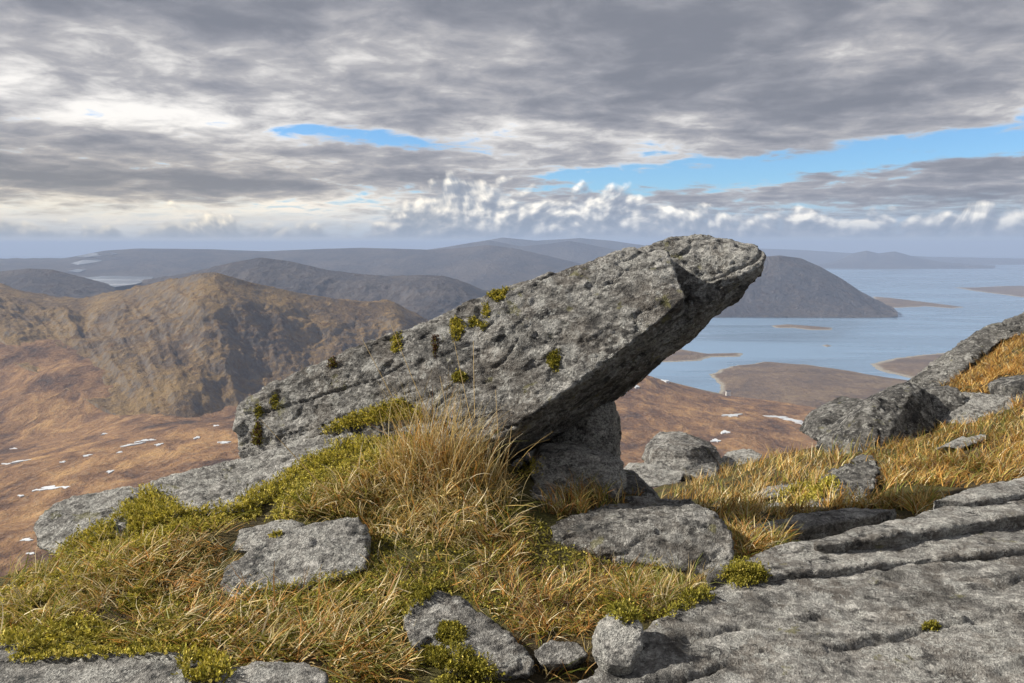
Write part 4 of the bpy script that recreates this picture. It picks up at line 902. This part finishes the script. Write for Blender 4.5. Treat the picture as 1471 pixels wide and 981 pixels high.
moss_field('moss', 'dark green moss fringing the edge where turf meets the pavement', [
    ([(880, 830), (940, 815), (1000, 835), (1020, 860), (960, 885), (900, 895), (860, 880)], 3800, mB, (.010, .022), .0034),
    ([(1040, 830), (1060, 808), (1085, 815), (1100, 835), (1060, 845)], 1200, mB, (.010, .020), .0034),
    ([(600, 930), (640, 920), (700, 960), (720, 985), (600, 985)], 1500, mB, (.010, .020), .0034),
    ([(560, 850), (620, 835), (640, 850), (590, 870), (575, 890)], 1200, mB, (.010, .020), .0034),
    ([(350, 850), (420, 845), (530, 820), (545, 850), (480, 870), (330, 900)], 2000, mB, (.010, .020), .0034),
    (mound, 9500, mB, (.010, .024), .0036),
    ([(1110, 720), (1150, 698), (1200, 690), (1190, 712), (1140, 726)], 900, mA, (.02, .035), .008),
    ([(745, 668), (765, 660), (770, 680), (750, 685)], 200, mA, (.010, .022), .0034),
])
# moss cushions growing on single stones: parts of their stone
def cushion(stone, px, py, w, h, n, mix, L=.014):
    hs = []; n = int(n * 1.6)
    for i in range(n):
        a = RNG.uniform(0, 2 * math.pi); r = math.sqrt(RNG.uniform(0, 1)); r *= 1 + .25 * math.sin(3 * a + px)
        c = cast(px + math.cos(a) * r * w / 2, py + math.sin(a) * r * h / 2)
        if c and c[2] == stone.name: hs.append((c[0], c[1], r))
    if len(hs) < 40: return
    md = np.median([q[0].y for q in hs]); hs = [q for q in hs if abs(q[0].y - md) < .05]
    pos = np.array([q[0] for q in hs]); nor = np.array([q[1] for q in hs]); r = np.array([q[2] for q in hs])
    sc = pos[0, 1] * w / F
    pos = pos + nor * (np.sqrt(np.clip(1.2 - r * r, 0, 1)) * sc * .13 - .006)[:, None]
    V, Fq, per = moss_shoots(pos - nor * L * .6, nor, np.full(len(pos), L) * RNG.uniform(.7, 1.3, len(pos)), L * .34 * RNG.uniform(.7, 1.3, len(pos)), None)
    me = mesh_np('moss_cushion', V - np.array(stone.location), Fq); add_col(me, colours(len(pos), mix), LEAVES * 4)
    link('moss_cushion', me, MOSS, parent=stone)
for (px, py, w, h, mx) in [(714, 421, 32, 20, mA), (570, 496, 15, 36, mA), (656, 472, 20, 34, mA), (680, 463, 16, 16, mB), (698, 446, 12, 20, mA), (694, 468, 12, 14, mB), (796, 518, 20, 30, mB), (395, 578, 13, 24, mB), (372, 592, 12, 22, mB), (478, 522, 14, 16, {'brown': 3, 'mossdark': 2}), (660, 542, 24, 16, mB), (625, 495, 9, 34, {'brown': 4, 'mossdark': 1}), (370, 625, 16, 36, {'mossdark': 3, 'brown': 3})]:
    cushion(boulder, px, py, w, h, int(w * h * .55), mx)
by = {o['label'][:20]: o for o in COL.objects if o.type == 'MESH' and 'label' in o}
wedge = by['wedge-shaped grey ro']; pave = by['wide flat pavement o']; flat = by['pale flat-faced grey']
for (px, py, w, h) in [(648, 908, 42, 36), (625, 945, 44, 36), (680, 960, 30, 30)]: cushion(wedge, px, py, w, h, int(w * h * .5), mB, .011)
cushion(pave, 1338, 900, 26, 14, 220, mB, .011)
cushion(flat, 388, 766, 40, 14, 260, mA, .011)

# ------------------------------------------------------------------ small far things
def house():
    c = Wsea(1046, 571); z = SEA + 14
    x, y = c[0], c[1]; bm = bmesh.new()
    def box(x0, x1, y0, y1, z0, z1, ridge=0):
        v = [bm.verts.new((X, Y, Z)) for Z in (z0, z1) for X, Y in ((x0, y0), (x1, y0), (x1, y1), (x0, y1))]
        for q in ((0, 1, 5, 4), (1, 2, 6, 5), (2, 3, 7, 6), (3, 0, 4, 7)): bm.faces.new([v[i] for i in q])
        return v
    e = bpy.data.objects.new('house', None); COL.objects.link(e); e.location = (x, y, z)
    e['label'] = 'tiny white house with a slate roof by the inlet shore'; e['category'] = 'house'
    white = newmat('limewash')[0]; white.node_tree.nodes['Principled BSDF'].inputs[0].default_value = (.75, .74, .70, 1)
    slate = newmat('slate')[0]; slate.node_tree.nodes['Principled BSDF'].inputs[0].default_value = (.07, .07, .08, 1)
    box(-7, 7, -3.5, 3.5, -8, 5); me = bpy.data.meshes.new('wall'); bm.to_mesh(me); bm.free(); link('wall', me, white, parent=e)
    v = [(-7.4, -3.9, 4.8), (7.4, -3.9, 4.8), (7.4, 3.9, 4.8), (-7.4, 3.9, 4.8), (-7.4, 0, 8), (7.4, 0, 8)]
    me = bpy.data.meshes.new('roof'); me.from_pydata(v, [], [(0, 1, 5, 4), (2, 3, 4, 5), (0, 4, 3), (1, 2, 5), (3, 2, 1, 0)]); link('roof', me, slate, parent=e)
house()

# ------------------------------------------------------------------ the air
def haze():
    me = bpy.data.meshes.new('haze'); s = 43500.0; lo, hi = SEA - 60, 225.0
    v = [(X, Y, Z) for Z in (lo, hi) for X, Y in ((-s, -s), (s, -s), (s, s), (-s, s))]
    me.from_pydata(v, [], [(3, 2, 1, 0), (4, 5, 6, 7), (0, 1, 5, 4), (1, 2, 6, 5), (2, 3, 7, 6), (3, 0, 4, 7)])
    m = bpy.data.materials.new('haze_air'); m.use_nodes = True; t = m.node_tree; t.nodes.clear()
    o = t.nodes.new('ShaderNodeOutputMaterial'); p = t.nodes.new('ShaderNodeVolumePrincipled')
    p.inputs['Color'].default_value = (.46, .59, .86, 1); p.inputs['Density'].default_value = 6.8e-5; p.inputs['Anisotropy'].default_value = 0.0
    t.links.new(p.outputs[0], o.inputs['Volume'])
    link('haze', me, m, label='pale blue haze lying over the sea and the far hills', cat='haze', kind='stuff')
haze()
